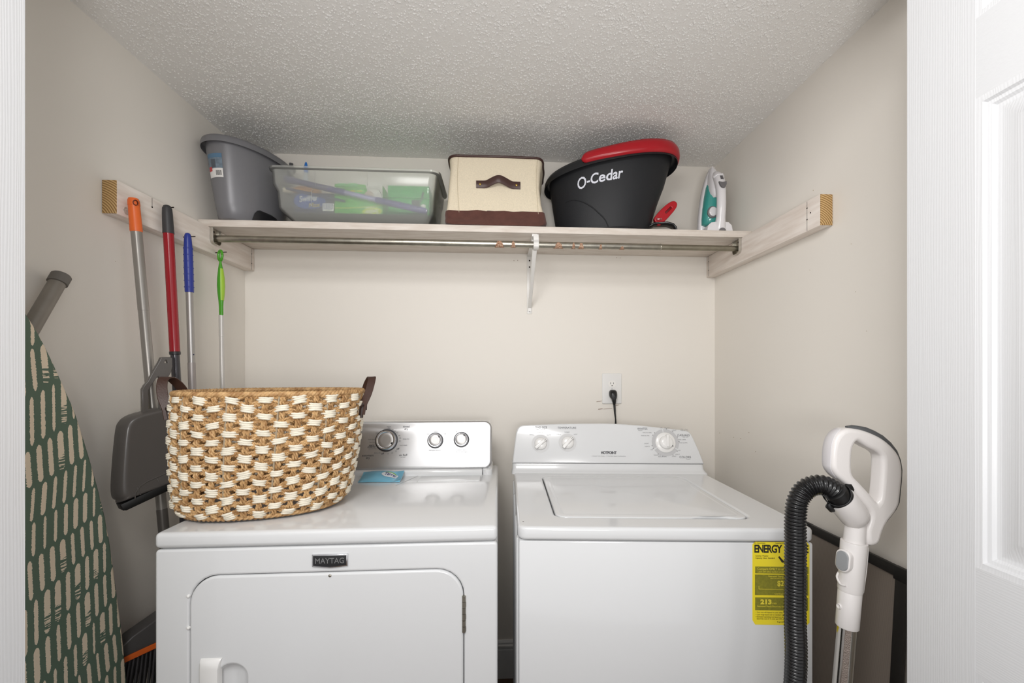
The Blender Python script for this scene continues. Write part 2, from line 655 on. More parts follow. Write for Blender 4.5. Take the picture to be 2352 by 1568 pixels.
for x, wd, hi in ((0.001, 0.018, 60), (0.051, 0.009, 50), (0.215, 0.020, 40), (0.270, 0.008, 40), (0.298, 0.013, 30), (0.370, 0.008, 15), (0.450, 0.011, -15)):
    m = MB()
    nU, nV = 9, 9
    vs = []
    for i in range(nV):
        q = i / (nV - 1)
        a = R(-100 + (hi + 100) * q)
        half = wd * (1 - 0.72 * q ** 1.3) * random.uniform(0.75, 1.05)
        for j in range(nU):
            u = (j / (nU - 1) * 2 - 1) * half + random.uniform(-0.0008, 0.0008)
            rr = ROD_R + 0.0004
            vs.append((x + u, ROD_Y - rr * math.cos(a), ROD_Z + rr * math.sin(a)))
    m.add(vs, [(i * nU + j, i * nU + j + 1, (i + 1) * nU + j + 1, (i + 1) * nU + j) for i in range(nV - 1) for j in range(nU - 1)])
    m.build('rust_patch', M_rust, rod)


def rod_socket(xf, s, label):
    t = thing('rod_socket', (xf, ROD_Y, ROD_Z - 0.03), label, 'rod socket', 'steel sockets of the clothes rod')
    M = frame((xf + s * 0.0012, ROD_Y, 0), (0, 1, 0), (0, 0, 1), (1, 0, 0))
    y0, y1, z0, z1 = -0.022, 0.022, ROD_Z - 0.021, ZS0 - 0.002
    out = [(y0, z1)] + [(p[0], p[1]) for p in bez((y0, z0 + 0.016, 0), (y0, z0, 0), (y0 + 0.016, z0, 0), 5)] + [(p[0], p[1]) for p in bez((y1 - 0.016, z0, 0), (y1, z0, 0), (y1, z0 + 0.016, 0), 5)] + [(y1, z1)]
    MB().plate([out], 0.002, 0.0004, M).build('back_plate', M_steel, t)
    pts = [(xf + s * 0.005, ROD_Y + a, b) for a, b in out]
    MB().strip(pts, 0.005, 0.0016, (1, 0, 0)).build('rim', mat('bright_steel', (205, 203, 196), 0.25, 1.0), t)
    for dz in (0.013, 0.028):
        MB().lathe([(0.0035, 0), (0.0035, 0.001), (0.001, 0.0016)], 10, frame((xf + s * 0.0022, ROD_Y + (0.006 if dz > 0.02 else -0.006), ZS0 - dz), (0, 1, 0), (0, 0, s), (s, 0, 0))).build('screw', M_nail, t)


rod_socket(-0.9872, 1, 'small steel rod socket screwed to the left wood cleat')
rod_socket(0.8932, -1, 'small steel rod socket screwed to the right wood cleat')

BX = 0.1275
br = thing('shelf_bracket', (BX, YB, 1.52), 'white metal shelf bracket in the middle of the back wall, hooked under rod', 'bracket')
M_br = mat('white_bracket_paint', (230, 228, 224), 0.3)
MB().box(BX - 0.0105, YB - 0.003, 1.522, BX + 0.0105, YB - 0.0003, ZS0 - 0.002, 0.001).build('wall_plate', M_br, br)
MB().box(BX - 0.0095, YS + 0.006, ZS0 - 0.010, BX + 0.0095, YB - 0.003, ZS0 - 0.0005, 0.001).build('shelf_arm', M_br, br)
MB().strip([(BX + 0.002, ROD_Y + 0.012, 1.722), (BX + 0.001, 1.70, 1.628), (BX, YB - 0.006, 1.548), (BX, YB - 0.003, 1.532)], [0.0085, 0.007, 0.0075, 0.0095], 0.007, (1, 0, 0)).build('brace', M_br, br)
hk = [(BX + 0.004, YS + 0.004, ZS0 - 0.004), (BX + 0.005, YS + 0.003, 1.752), (BX + 0.006, ROD_Y - 0.0155, 1.742), (BX + 0.006, ROD_Y - 0.0135, 1.729), (BX + 0.006, ROD_Y, 1.7235), (BX + 0.004, ROD_Y + 0.013, 1.727), (BX + 0.003, ROD_Y + 0.016, 1.745), (BX + 0.002, ROD_Y + 0.016, ZS0 - 0.006)]
MB().strip(smooth_pts(hk, 5), 0.0098, 0.003, (1, 0, 0)).build('rod_hook', M_br, br)
for z in (1.533, 1.718, 1.745):
    MB().lathe([(0.0032, 0), (0.0032, 0.0012), (0.001, 0.002)], 10, frame((BX, YB - 0.0042, z), (1, 0, 0), (0, 0, 1), (0, -1, 0))).build('screw', M_nail, br)


# ------------------------------------------------------------------ dryer
def knob_dish(r, h, M, parent, name, dot_deg):
    k = MB().lathe([(r * 1.03, 0), (r * 1.03, h * 0.25), (r * 0.98, h * 0.5), (r * 0.94, h * 0.92), (r * 0.90, h), (r * 0.84, h * 0.99), (r * 0.80, h * 0.86), (r * 0.74, h * 0.78)], 40, M, cap1=False).build(name, M_chrome, parent, 30)
    MB().lathe([(r * 0.745, h * 0.80), (r * 0.70, h * 0.84), (r * 0.4, h * 0.80), (r * 0.0005, h * 0.77)], 40, M).build('dished_face', M_alu, k, 60)
    MB().lathe([(r * 1.12, -0.0005), (r * 1.12, h * 0.10), (r * 1.0, h * 0.12)], 40, M).build('base_ring', mat('dark_steel', (62, 62, 64), 0.35, 0.6), k)
    a = R(dot_deg)
    c = Vector((r * 0.74 * math.cos(a), r * 0.74 * math.sin(a), h * 0.86))
    d = Vector((math.cos(a), math.sin(a), 0)) * r * 0.11
    MB().tube([M @ (c - d), M @ c, M @ (c + d)], [r * 0.09, r * 0.11, r * 0.08], 8).build('pointer', M_black, k)
    return k


DX0, DX1, DY0, DZ = -0.745, -0.004, 0.993, 0.925
dr = thing('clothes_dryer', ((DX0 + DX1) / 2, DY0 + 0.33, 0), 'white front loading clothes dryer with silver control panel, basket on top', 'dryer')
MF = frame((0, DY0 + 0.011, 0), (1, 0, 0), (0, 0, 1), (0, -1, 0))   # front plane: local x, z -> world x, z
b = MB()
b.box(DX0, DY0 + 0.02, 0.012, DX1, 1.66, 0.886, 0.006)
b.plate([inset(rrect(DX0, 0.03, DX1, 0.8875, 0.008), 0.005), rrect(-0.6735 - 0.0055, 0.33 - 0.0055, -0.0800 + 0.0055, 0.8290 + 0.0055, 0.066)], 0.022, 0.005, MF, 3)
b.build('cabinet', M_white, dr)
MB().plate([rrect(-0.70, 0.31, -0.06, 0.845, 0.06)], 0.003, 0, frame((0, DY0 + 0.0200, 0), (1, 0, 0), (0, 0, 1), (0, -1, 0))).build('door_gap_shade', mat('shadow_grey', (120, 121, 122), 0.6), dr)  # grey sheet behind the door, painting the shade seen in its gap
MB().box(DX0 + 0.02, DY0 + 0.012, 0.003, DX1 - 0.02, 1.64, 0.03, 0.003).build('toe_base', M_dark, dr)
# top: rolled edge slab
t = MB()
t.box(DX0, DY0 - 0.004, 0.8905, DX1, 1.655, DZ, 0.010, 4)
t.box(DX0 + 0.01, DY0 + 0.01, 0.884, DX1 - 0.01, 1.64, 0.893)
top = t.build('top_panel', M_white, dr)
for a, b2 in (((0.318, 1.365), (0.270, 1.50)), ((0.262, 1.405), (0.238, 1.462)),):
    g = MB()
    g.strip([(-a[0], a[1], DZ + 0.0002), (-(a[0] + b2[0]) / 2, (a[1] + b2[1]) / 2, DZ + 0.0002), (-b2[0], b2[1], DZ + 0.0002)], 0.0007, 0.0005, (1, 0, 0))
    g.build('seam', mat('seam_grey', (165, 165, 166), 0.5), top)
g = MB()
g.strip([(-0.060, 1.408, DZ + 0.0002), (-0.0605, 1.44, DZ + 0.0002), (-0.061, 1.470, DZ + 0.0002)], 0.0012, 0.0005, (1, 0, 0))
g.build('seam', mat('seam_grey', (165, 165, 166), 0.5), top)
MB().plate([inset(rrect(-0.262, 1.408, -0.062, 1.478, 0.004), 0.002)], 0.0034, 0.0012, frame((0, 0, DZ), (1, 0, 0), (0, 1, 0))).build('lint_screen_cover', M_white, top)
# door
d = MB()
hole = rrect(-0.6155, 0.452, -0.5520, 0.6350, 0.030)
d.plate([inset(rrect(-0.6735, 0.33, -0.0800, 0.8290, 0.062, 10), 0.006), inset(hole, -0.004)], 0.020, 0.005, frame((0, DY0 + 0.0085, 0), (1, 0, 0), (0, 0, 1), (0, -1, 0)), 3)
door_p = d.build('door', M_white, dr)
pk = MB()
prof = [(0, 0.0), (0.004, -0.008), (0.012, -0.013), (0.026, -0.0155)]
rings = [[(x, DY0 + 0.002 - dd, z) for x, z in inset(hole, ins)] for ins, dd in prof]
pk.loft(rings, cap0=False)
pk.build('finger_recess', M_white, door_p, 60)
hd = MB()
rings = []
for q, z in ((0.0, 0.6500), (0.35, 0.648), (0.8, 0.640), (1, 0.629), (1, 0.47), (0.0, 0.455)):
    o = 0.0015 + 0.0095 * q
    rings.append([(-0.6495, DY0 - 0.0005, z), (-0.6485, DY0 - o * 0.7, z), (-0.644, DY0 - o, z), (-0.6060 - 0.003 * q, DY0 - o, z), (-0.6030 - 0.005 * q, DY0 - o * 0.8, z), (-0.6010 - 0.006 * q, DY0 + 0.004, z)])
hd.loft(rings)
hd.build('handle', M_plastic_white, door_p, 50)
MB().lathe([(0.0032, 0), (0.0032, 0.0015), (0.0015, 0.0024)], 12, frame((-0.3745, DY0 - 0.0014, 0.8255 - 0.003), (1, 0, 0), (0, 0, 1), (0, -1, 0))).build('screw', M_steel, door_p)
for z in (0.786, 0.717):
    MB().lathe([(0.0042, 0), (0.0035, 0.003), (0.001, 0.0045)], 10, frame((-0.6755, DY0 + 0.001, z), (1, 0, 0), (0, 0, 1), (0, -1, 0))).build('bumper', M_plastic_white, dr)
hg = MB()
for i in range(6):
    z0 = 0.686 + i * 0.0138
    hg.tube([(-0.0795, DY0 - 0.001, z0), (-0.0795, DY0 - 0.001, z0 + 0.0131)], 0.0042, 12)
    hg.box(-0.0795 - (0.005 if i % 2 else 0.001), DY0 - 0.0005, z0 + 0.001, -0.0795 + (0.001 if i % 2 else 0.005), DY0 + 0.003, z0 + 0.012)
hg.build('hinge', M_steel, dr)
bd = MB()
ol = [(-0.4125, 0.8705), (-0.4125, 0.8440), (-0.390, 0.8415), (-0.374, 0.8402), (-0.358, 0.8415), (-0.3355, 0.8440), (-0.3355, 0.8705)]
bd.plate([inset(ol, 0.001)], 0.005, 0.001, frame((0, DY0 - 0.002, 0), (1, 0, 0), (0, 0, 1), (0, -1, 0)))
bad = bd.build('badge', M_chrome, dr)
MB().plate([inset(ol, 0.003)], 0.003, 0.0003, frame((0, DY0 - 0.0036, 0), (1, 0, 0), (0, 0, 1), (0, -1, 0))).build('badge_field', mat('badge_black', (34, 34, 36), 0.35), bad)
MB().text('MAYTAG', 0.0172, frame((-0.374, DY0 - 0.0052, 0.8562), (1, 0, 0), (0, 0, 1), (0, -1, 0)), bold=0.0, ext=0.0003, xs=0.92).build('lettering', mat('badge_letters', (150, 150, 150), 0.3, 0.7), bad, smooth=False)


# control panel of the dryer
def panel_frame(o, ex, ey, tilt):
    ex, ey = Vector(ex).normalized(), Vector(ey).normalized()
    up = Vector((0, 0, 1)) * math.cos(tilt) + ey * math.sin(tilt)
    nrm = -(ey * math.cos(tilt) - Vector((0, 0, 1)) * math.sin(tilt))
    return frame(o, ex, up, nrm)


TIL = R(14)
PD = panel_frame((0, 1.505, 0.944), (1, 0, 0), (0, 1, 0), TIL)


def steel_brushed():
    m = bpy.data.materials.new('brushed_stainless')
    m.use_nodes = True
    nt = m.node_tree
    b = nt.nodes['Principled BSDF']
    b.inputs['Base Color'].default_value = (*lin((196, 196, 197)), 1)
    b.inputs['Metallic'].default_value = 1.0
    b.inputs['Roughness'].default_value = 0.42
    b.inputs['Anisotropic'].default_value = 0.6
    b.inputs['Anisotropic Rotation'].default_value = 0.25
    tc = nt.nodes.new('ShaderNodeTexCoord')
    mp = nt.nodes.new('ShaderNodeMapping')
    mp.inputs['Scale'].default_value = (1.5, 700, 700)
    nt.links.new(tc.outputs['Object'], mp.inputs[0])
    n = nt.nodes.new('ShaderNodeTexNoise')
    n.inputs['Scale'].default_value = 1.0
    nt.links.new(mp.outputs[0], n.inputs['Vector'])
    bn = nt.nodes.new('ShaderNodeBump')
    bn.inputs['Strength'].default_value = 0.12
    bn.inputs['Distance'].default_value = 0.0004
    nt.links.new(n.outputs['Fac'], bn.inputs['Height'])
    nt.links.new(bn.outputs[0], b.inputs['Normal'])
    return m


M_ss = steel_brushed()
con = MB()
con.box(DX0 + 0.012, 1.490, DZ - 0.002, -0.0580, 1.64, 0.9435, 0.003)
con.plate([inset(rrect(-0.0575, 1.488, -0.0235, 1.640, 0.020), 0.002)], 0.0205, 0.002, frame((0, 0, DZ + 0.0085), (1, 0, 0), (0, 1, 0)))
rings = []
for h, v in ((0.0, 0.0), (0.155, 0.0), (0.163, 0.006)):
    p = PD @ Vector((0, h, -0.014 - v))
    rings.append([(DX0 + 0.02, p.y, p.z), (-0.032, p.y, p.z), (-0.032, 1.635, p.z), (DX0 + 0.02, 1.635, p.z)])
con.loft(rings)
con_o = con.build('console', M_white, dr)
ol = rrect(-0.730, 0.0005, -0.0255, 0.1655, 0.026, 8)
pn = MB().plate([inset(ol, 0.007)], 0.026, 0.007, PD @ Matrix.Translation((0, 0, -0.0135)), 3).build('control_panel', M_ss, con_o, 25)
knob_dish(0.0345, 0.017, PD @ Matrix.Translation((-0.3873, 0.0992, -0.0005)), con_o, 'timer_dial', -28)
knob_dish(0.0245, 0.015, PD @ Matrix.Translation((-0.2210, 0.0976, -0.0005)), con_o, 'temperature_knob', 40)
knob_dish(0.0240, 0.015, PD @ Matrix.Translation((-0.1310, 0.0995, -0.0005)), con_o, 'start_knob', 55)


def T(mb, M, items, bold=0.0, shear=0.0):
    for s, x, y, sz in items:
        mb.text(s, sz, M @ Matrix.Translation((x, y, 0.0003)), bold=bold, shear=shear, ext=0.0001, line=0.85)


tx = MB()
T(tx, PD, (('automatic\ndry', -0.4465, 0.0445, 0.0098), ('timed\ndry', -0.3228, 0.1420, 0.0098), ('air fluff', -0.3285, 0.0483, 0.0098)), 0.005)
T(tx, PD, (('off', -0.3915, 0.1345, 0.0082), ('off', -0.3480, 0.0700, 0.0082), ('off', -0.3990, 0.0540, 0.0082), ('energy\npreferred', -0.4370, 0.0805, 0.0066)), 0.02, 0.2)
tx.build('lettering', mat('panel_ink', (66, 66, 70), 0.5), con_o, smooth=False)
tx = MB()
T(tx, PD, (('heavy\ndry', -0.3820, 0.1440, 0.0062), ('more', -0.4195, 0.1255, 0.0064), ('cool down', -0.4380, 0.1030, 0.0058), ('less dry', -0.4360, 0.0930, 0.0058), ('normal dry', -0.4330, 0.0715, 0.0058), ('damp dry', -0.4160, 0.0570, 0.0058), ('70', -0.3690, 0.1350, 0.006), ('60', -0.3605, 0.1310, 0.006), ('50', -0.3525, 0.1255, 0.006), ('40', -0.3450, 0.1150, 0.006), ('30', -0.3420, 0.1065, 0.006), ('20', -0.3430, 0.0965, 0.006), ('damp dry', -0.3215, 0.1035, 0.0058), ('cool down', -0.3290, 0.0820, 0.0058), ('30', -0.3535, 0.0620, 0.006), ('20', -0.3660, 0.0560, 0.006), ('10', -0.3800, 0.0535, 0.006), ('no heat', -0.3290, 0.0420, 0.0052), ('medium', -0.2190, 0.1290, 0.0058), ('low', -0.2470, 0.1205, 0.0058), ('high', -0.1890, 0.1205, 0.0058), ('temperature', -0.2220, 0.0640, 0.0078), ('off', -0.1490, 0.1265, 0.0058), ('on', -0.1120, 0.1265, 0.0058), ('push to start', -0.1305, 0.0640, 0.0072), ('end of cycle signal', -0.1300, 0.0575, 0.0056)), 0.004)
tx.strip([PD @ Vector((-0.3873 + 0.041 * math.cos(R(a)), 0.0992 + 0.041 * math.sin(R(a)), 0.0003)) for a in range(18, 112, 6)], 0.0003, 0.0002, PD.to_3x3() @ Vector((0, 1, 0)))
tx.strip([PD @ Vector((x, 0.1215, 0.0003)) for x in (-0.427, -0.42, -0.412)], 0.0003, 0.0002, PD.to_3x3() @ Vector((0, 1, 0)))
tx.build('small_print', mat('panel_ink_soft', (120, 120, 123), 0.5), con_o, smooth=False)

# small blue sachet lying on the dryer
sa = thing('sachet', (-0.382, 1.478, DZ), 'small light blue foil sachet lying flat at the foot of the dryer controls', 'sachet')
SM = frame((-0.382, 1.447, DZ + 0.0012), (1, 0.03, 0), (-0.03, 1, 0))
nU, nV = 30, 12
rings = []


def sach(u, v):
    x = -0.066 + 0.132 * u
    y = (-0.040 + 0.076 * v) * (1 if u > 0.12 else 0.9 + 0.1 * u / 0.12) + 0.004 * math.sin(u * 5)
    hh = 0.0012 + 0.013 * (max(0, math.sin(PI * min(1, max(0, (u - 0.02) / 0.82)))) ** 0.6) * (max(0, math.sin(PI * v)) ** 0.55)
    hh += 0.0009 * math.sin(17 * u + 4 * v) * math.sin(PI * v)
    if u > 0.86:
        hh = 0.0014 + 0.004 * (u - 0.86) / 0.14 * (1 + 0.3 * math.sin(30 * v))
    return SM @ Vector((x, y, hh + 0.016 * v * v))


m = MB()
vs = [sach(i / nU, j / nV) for i in range(nU + 1) for j in range(nV + 1)]
n0 = len(vs)
vs += [Vector((p.x, p.y, DZ + 0.0012 + 0.016 * (k % (nV + 1)) ** 2 / nV ** 2)) for k, p in enumerate(vs)]
fs = []
q = nV + 1
for i in range(nU):
    for j in range(nV):
        f = (i * q + j, (i + 1) * q + j, (i + 1) * q + j + 1, i * q + j + 1)
        fs.append(f)
        fs.append(tuple(n0 + k for k in reversed(f)))
edge = [i * q for i in range(nU + 1)] + [nU * q + j for j in range(1, nV + 1)] + [i * q + nV for i in range(nU - 1, -1, -1)] + [j for j in range(nV - 1, 0, -1)]
for i in range(len(edge)):
    a, c = edge[i], edge[(i + 1) % len(edge)]
    fs.append((a, c, n0 + c, n0 + a))
m.add(vs, fs)
m.build('pouch', mat('sky_blue_foil', (120, 186, 214), 0.28, 0.15, bump=0.3, bscale=60), sa, 60)


def sach_w(x, y, z=0):
    u, v = (x + 0.066) / 0.132, (y + 0.052) / 0.108   # print laid out on a flat 132 x 108 mm sheet
    return sach(min(1, max(0, u)), min(1, max(0, v))) + Vector((0, 0, 0.0006 + z))


def sach_patch(poly, name, m_, lift):
    # fan from the centre so that the print follows the pillow
    c = (sum(p[0] for p in poly) / len(poly), sum(p[1] for p in poly) / len(poly))
    mb = MB()
    for k in range(4):
        a, b3 = k / 4, (k + 1) / 4
        ra = [sach_w(c[0] + (p[0] - c[0]) * a, c[1] + (p[1] - c[1]) * a, lift) for p in poly]
        rb = [sach_w(c[0] + (p[0] - c[0]) * b3, c[1] + (p[1] - c[1]) * b3, lift) for p in poly]
        mb.loft([ra, rb], False, False)
    mb.build(name, m_, sa, 60)


ell = [(0.026 + 0.027 * math.cos(t), 0.006 + 0.026 * math.sin(t)) for t in [2 * PI * i / 28 for i in range(28)]]
sach_patch(ell, 'logo_field', mat('sachet_white', (222, 226, 232), 0.4), 0.0002)
sach_patch([(0.028 + 0.020 * math.cos(t), 0.016 + 0.015 * math.sin(t)) for t in [PI * i / 14 for i in range(15)]], 'logo_swoosh', mat('sachet_green', (128, 178, 88), 0.4), 0.0006)
tm = MB().text('Terro', 0.042, I4(), bold=0.012, shear=0.25, ext=0.0, xs=0.62)
tw = MB().add([sach_w(0.026 + v[0] * 0.56, 0.004 + v[1], 0.0012) for v in tm.v], tm.f)
tw.build('lettering', mat('sachet_navy', (48, 58, 118), 0.5), sa, smooth=False)
tm = MB().text('• • • • • • •\n• • • • • •\n• • • • • • •', 0.012, I4(), ext=0.0)
MB().add([sach_w(-0.022 + v[0] * 0.62, 0.030 + v[1] * 0.8, 0.0008) for v in tm.v], tm.f).build('printed_dots', mat('sachet_pale', (196, 220, 232), 0.5), sa, smooth=False)

# ------------------------------------------------------------------ washer (stands slightly askew)
WO = Vector((0.043, 1.017, 0))
WE = Vector((math.cos(R(-5)), math.sin(R(-5)), 0))
WV = Vector((0.018, 1.0, 0))
WM = Matrix.Identity(4)
for i in range(3):
    WM[i][0], WM[i][1], WM[i][3] = WE[i], WV[i], WO[i]
WZ = 0.913
wa = thing('washing_machine', tuple(WM @ Vector((0.343, 0.32, 0))), 'white top loading washing machine with white dials and yellow energy sticker', 'washing machine')
b = MB()
b.box(0.003, 0.003, 0.015, 0.683, 0.64, 0.8795, 0.005, 2, WM)
for v in (0.045, 0.20, 0.42, 0.60):
    b.box(-0.002, v, 0.03, 0.006, v + 0.02, 0.87, 0.002, 2, WM)
b.build('cabinet', M_white, wa)
MB().box(0.02, 0.02, 0.002, 0.666, 0.62, 0.03, 0, 2, WM).build('toe_base', M_dark, wa)
tl = MB()
lid_ol = [(x, y) for x, y in rrect(0.099, 0.072, 0.577, 0.505, 0.028, 8)]
tl.plate([inset(rrect(0.0, -0.003, 0.686, 0.60, 0.022, 6), 0.008), inset(lid_ol, -0.0105)], 0.031, 0.008, WM @ Matrix.Translation((0, 0, WZ - 0.0155)), 3)
tl.box(0.012, 0.01, WZ - 0.036, 0.674, 0.59, WZ - 0.026, 0, 2, WM)
tp = tl.build('top_panel', M_white, wa)
notch = []
for x, y in inset(lid_ol, 0.004):
    notch.append((x, y))
# finger scoop in the front edge of the lid
lf = []
for i, (x, y) in enumerate(notch):
    lf.append((x, y))
    nx, ny = notch[(i + 1) % len(notch)]
    if y < 0.08 and ny < 0.08 and nx - x > 0.2:
        for k in range(0, 13):
            u = 0.432 + 0.112 * k / 12
            lf.append((u, y + 0.0125 * math.sin(PI * k / 12) ** 0.7))
ld = MB().plate([lf], 0.018, 0.004, WM @ Matrix.Translation((0, 0, WZ - 0.0085)), 3)
lid = ld.build('lid', M_white, wa, 30)
rings = [[WM @ Vector((x, y, z)) for x, y in inset(lid_ol, i)] for i, z in ((0.010, WZ + 0.0004), (0.016, WZ + 0.0012), (0.022, WZ + 0.0004))]
MB().loft(rings, False, False).build('lid_rib', M_white, lid, 60)
MB().box(0.094, 0.066, WZ - 0.028, 0.582, 0.512, WZ - 0.0262, 0, 2, WM).build('lid_gap_shade', mat('gap_shade_grey', (70, 70, 72), 0.7), wa)  # solid dark sheet: shade below the lid gap, put in as colour
for v in (0.145,):
    MB().lathe([(0.0022, 0), (0.001, 0.0003)], 8, WM @ Matrix.Translation((0.0145, 0.035, WZ))).build('chip', M_nail, tp)

# console of the washer
PW = panel_frame(tuple(WM @ Vector((0, 0.565, 0.945))), WE, WV, TIL)
cw = MB()
face = [(-0.005, 0.0008), (0.686, 0.0008), (0.672, 0.050), (0.656, 0.095), (0.650, 0.108), (0.643, 0.1165), (0.631, 0.1215), (0.56, 0.1290), (0.47, 0.1390), (0.40, 0.1440), (0.339, 0.1462), (0.25, 0.1455), (0.15, 0.1432), (0.06, 0.1402), (0.033, 0.1385), (0.022, 0.1345), (0.014, 0.1255), (0.0085, 0.11), (0.002, 0.06)]
cw.plate([inset(face, 0.005)], 0.045, 0.005, PW @ Matrix.Translation((0, 0, -0.0225)), 3)
cw.build('console', M_white, wa, 30)
cb2 = MB()
rings = []
for z, f, uo in ((WZ - 0.004, 0.545, 0.008), (WZ + 0.002, 0.548, 0.006), (WZ + 0.006, 0.554, 0.003), (0.925, 0.560, 0.0005), (0.938, 0.563, -0.0005), (0.9435, 0.565, -0.001)):
    u0, u1 = -0.005 - max(uo, 0) * 0.3, 0.686 + uo
    r = 0.014
    pts = []
    for cx, cy, a in ((u1 - r, 0.63 - r, 0), (u0 + r, 0.63 - r, 90), (u0 + r, f + r, 180), (u1 - r, f + r, 270)):
        pts += [(cx + r * math.cos(R(a + 22.5 * k)), cy + r * math.sin(R(a + 22.5 * k)), z) for k in range(5)]
    rings.append(pts)
cb2.loft(rings, M=WM)
cb2.build('console_base', M_white, wa, 50)
M_ring = mat('printed_grey_ring', (203, 203, 203), 0.4)


def turn_knob(u, h, rr, rk, deg, name, big=False):
    M = PW @ Matrix.Translation((u, h, 0))
    k = MB().lathe([(rk, 0.0006), (rk, 0.004), (rk * 0.97, 0.006), (rk * 0.86, 0.0085), (rk * 0.5, 0.0105), (0.0004, 0.011)], 36, M).build(name, M_plastic_white, wa, 50)
    MB().plate([circ(0, 0, rr, 48), circ(0, 0, rk * 0.9, 48)], 0.0006, 0, M @ Matrix.Translation((0, 0, 0.0004))).build('printed_ring', M_ring, k, smooth=False)
    gm = M @ Matrix.Rotation(R(deg), 4, 'Z')
    L = rk * (1.18 if not big else 1.05)
    o = [(-L * 0.95, -0.0052), (L * 0.9, -0.0042), (L, -0.0030), (L, 0.0030), (L * 0.9, 0.0042), (-L * 0.95, 0.0052), (-L, 0.0035), (-L, -0.0035)]
    MB().plate([inset(o, 0.0015)], 0.018, 0.0015, gm @ Matrix.Translation((0, 0, 0.009)), 2).build('grip', M_plastic_white, k, 40)
    if not big:
        MB().box(L * 0.62, -0.0007, 0.018, L * 0.92, 0.0007, 0.0183, 0, 2, gm).build('pointer', M_ink, k)
    return k


turn_knob(0.0985, 0.0711, 0.0325, 0.0222, 40, 'load_size_knob')
turn_knob(0.1975, 0.0752, 0.0325, 0.0222, 46, 'temperature_knob')
MT = PW @ Matrix.Translation((0.553, 0.0763, 0))
td = MB().lathe([(0.0365, 0.0006), (0.0365, 0.003), (0.034, 0.005), (0.024, 0.0062), (0.0235, 0.0125), (0.0215, 0.0155), (0.012, 0.0185), (0.0004, 0.019)], 44, MT).build('timer_dial', M_plastic_white, wa, 40)
seg = MB()
for a0, a1 in ((100, 207), (213, 327), (333, 454)):
    out = [(0.049 * math.cos(R(a0 + (a1 - a0) * k / 24)), 0.049 * math.sin(R(a0 + (a1 - a0) * k / 24))) for k in range(25)] + [(0.035 * math.cos(R(a1 + (a0 - a1) * k / 24)), 0.035 * math.sin(R(a1 + (a0 - a1) * k / 24))) for k in range(25)]
    seg.plate([out], 0.0006, 0, MT @ Matrix.Translation((0, 0, 0.0004)))
seg.build('printed_ring', mat('printed_mid_grey', (190, 190, 191), 0.4), td, smooth=False)
o = [(-0.004, -0.021), (0.004, -0.021), (0.0055, -0.012), (0.0055, 0.018), (0.0035, 0.0235), (-0.0035, 0.0235), (-0.0055, 0.018), (-0.0055, -0.012)]
MB().plate([inset(o, 0.002)], 0.016, 0.002, MT @ Matrix.Translation((0.004, 0.004, 0.014)) @ Matrix.Rotation(R(-3), 4, 'Z'), 2).build('grip', M_plastic_white, td, 40)
MB().plate([[(0.0185, -0.0140), (0.0265, -0.0140), (0.0225, -0.0080)]], 0.0006, 0, MT @ Matrix.Translation((0, 0, 0.0066))).build('pointer', M_ink, td, smooth=False)
ds = MB()
for a in (80, 53, 24, 5, -37, -62, -105, -125, 205, 193, 148, 135):
    ds.plate([circ(0.0505 * math.cos(R(a)), 0.0505 * math.sin(R(a)), 0.0013, 8)], 0.0006, 0, MT @ Matrix.Translation((0, 0, 0.0005)))
ds.build('printed_dots', M_ink, td, smooth=False)
tx = MB()
T(tx, PW, (('LOAD SIZE', 0.0985, 0.1300, 0.0105), ('TEMPERATURE', 0.1970, 0.1288, 0.0105), ('WHITES', 0.4735, 0.1260, 0.0105), ('CASUALS', 0.6215, 0.1030, 0.0108), ('COLORS', 0.6200, 0.0240, 0.0108)), 0.0)
tx.text('HOTPOINT', 0.0135, PW @ Matrix.Translation((0.3455, 0.0385, 0.0003)), bold=0.05, ext=0.0001, spacing=0.93, xs=0.86)
tx.build('lettering', mat('console_ink', (78, 78, 82), 0.6), wa, smooth=False)
tx = MB()
T(tx, PW, (('Super Capacity', 0.0985, 0.1225, 0.0062), ('SMALL', 0.0672, 0.1030, 0.0062), ('LARGE', 0.0980, 0.1120, 0.0062), ('SUPER', 0.1300, 0.1025, 0.0062), ('COLD', 0.1650, 0.1045, 0.0062), ('WARM', 0.1965, 0.1125, 0.0062), ('HOT', 0.2280, 0.1045, 0.0062), ('6 Cotton Care Cycles • 3 Wash/Spin Speed Combinations', 0.3450, 0.0268, 0.0052), ('Regular', 0.4660, 0.1205, 0.0052), ('Pull to Start\nPush to Stop', 0.6270, 0.1225, 0.0054), ('Easy Care', 0.6280, 0.0965, 0.005), ('Regular', 0.6310, 0.0175, 0.005), ('HEAVY', 0.5640, 0.1295, 0.006), ('LIGHT', 0.5890, 0.1205, 0.006), ('RINSE & SPIN', 0.6130, 0.0870, 0.0052), ('DRAIN & SPIN', 0.6165, 0.0755, 0.0052), ('OFF', 0.6010, 0.0480, 0.0055), ('HEAVY', 0.5935, 0.0340, 0.0055), ('LIGHT', 0.5805, 0.0270, 0.0055), ('RINSE & SPIN', 0.5380, 0.0255, 0.0052), ('DRAIN & SPIN', 0.5240, 0.0310, 0.0052), ('OFF', 0.5020, 0.0500, 0.0055), ('HEAVY', 0.4870, 0.0620, 0.006), ('LIGHT', 0.4850, 0.0725, 0.006), ('RINSE & SPIN', 0.4820, 0.1010, 0.0052), ('DRAIN & SPIN', 0.4900, 0.1120, 0.0052), ('OFF', 0.5430, 0.1300, 0.005)), 0.0)
tx.build('small_print', mat('console_ink_soft', (140, 140, 142), 0.6), wa, smooth=False)

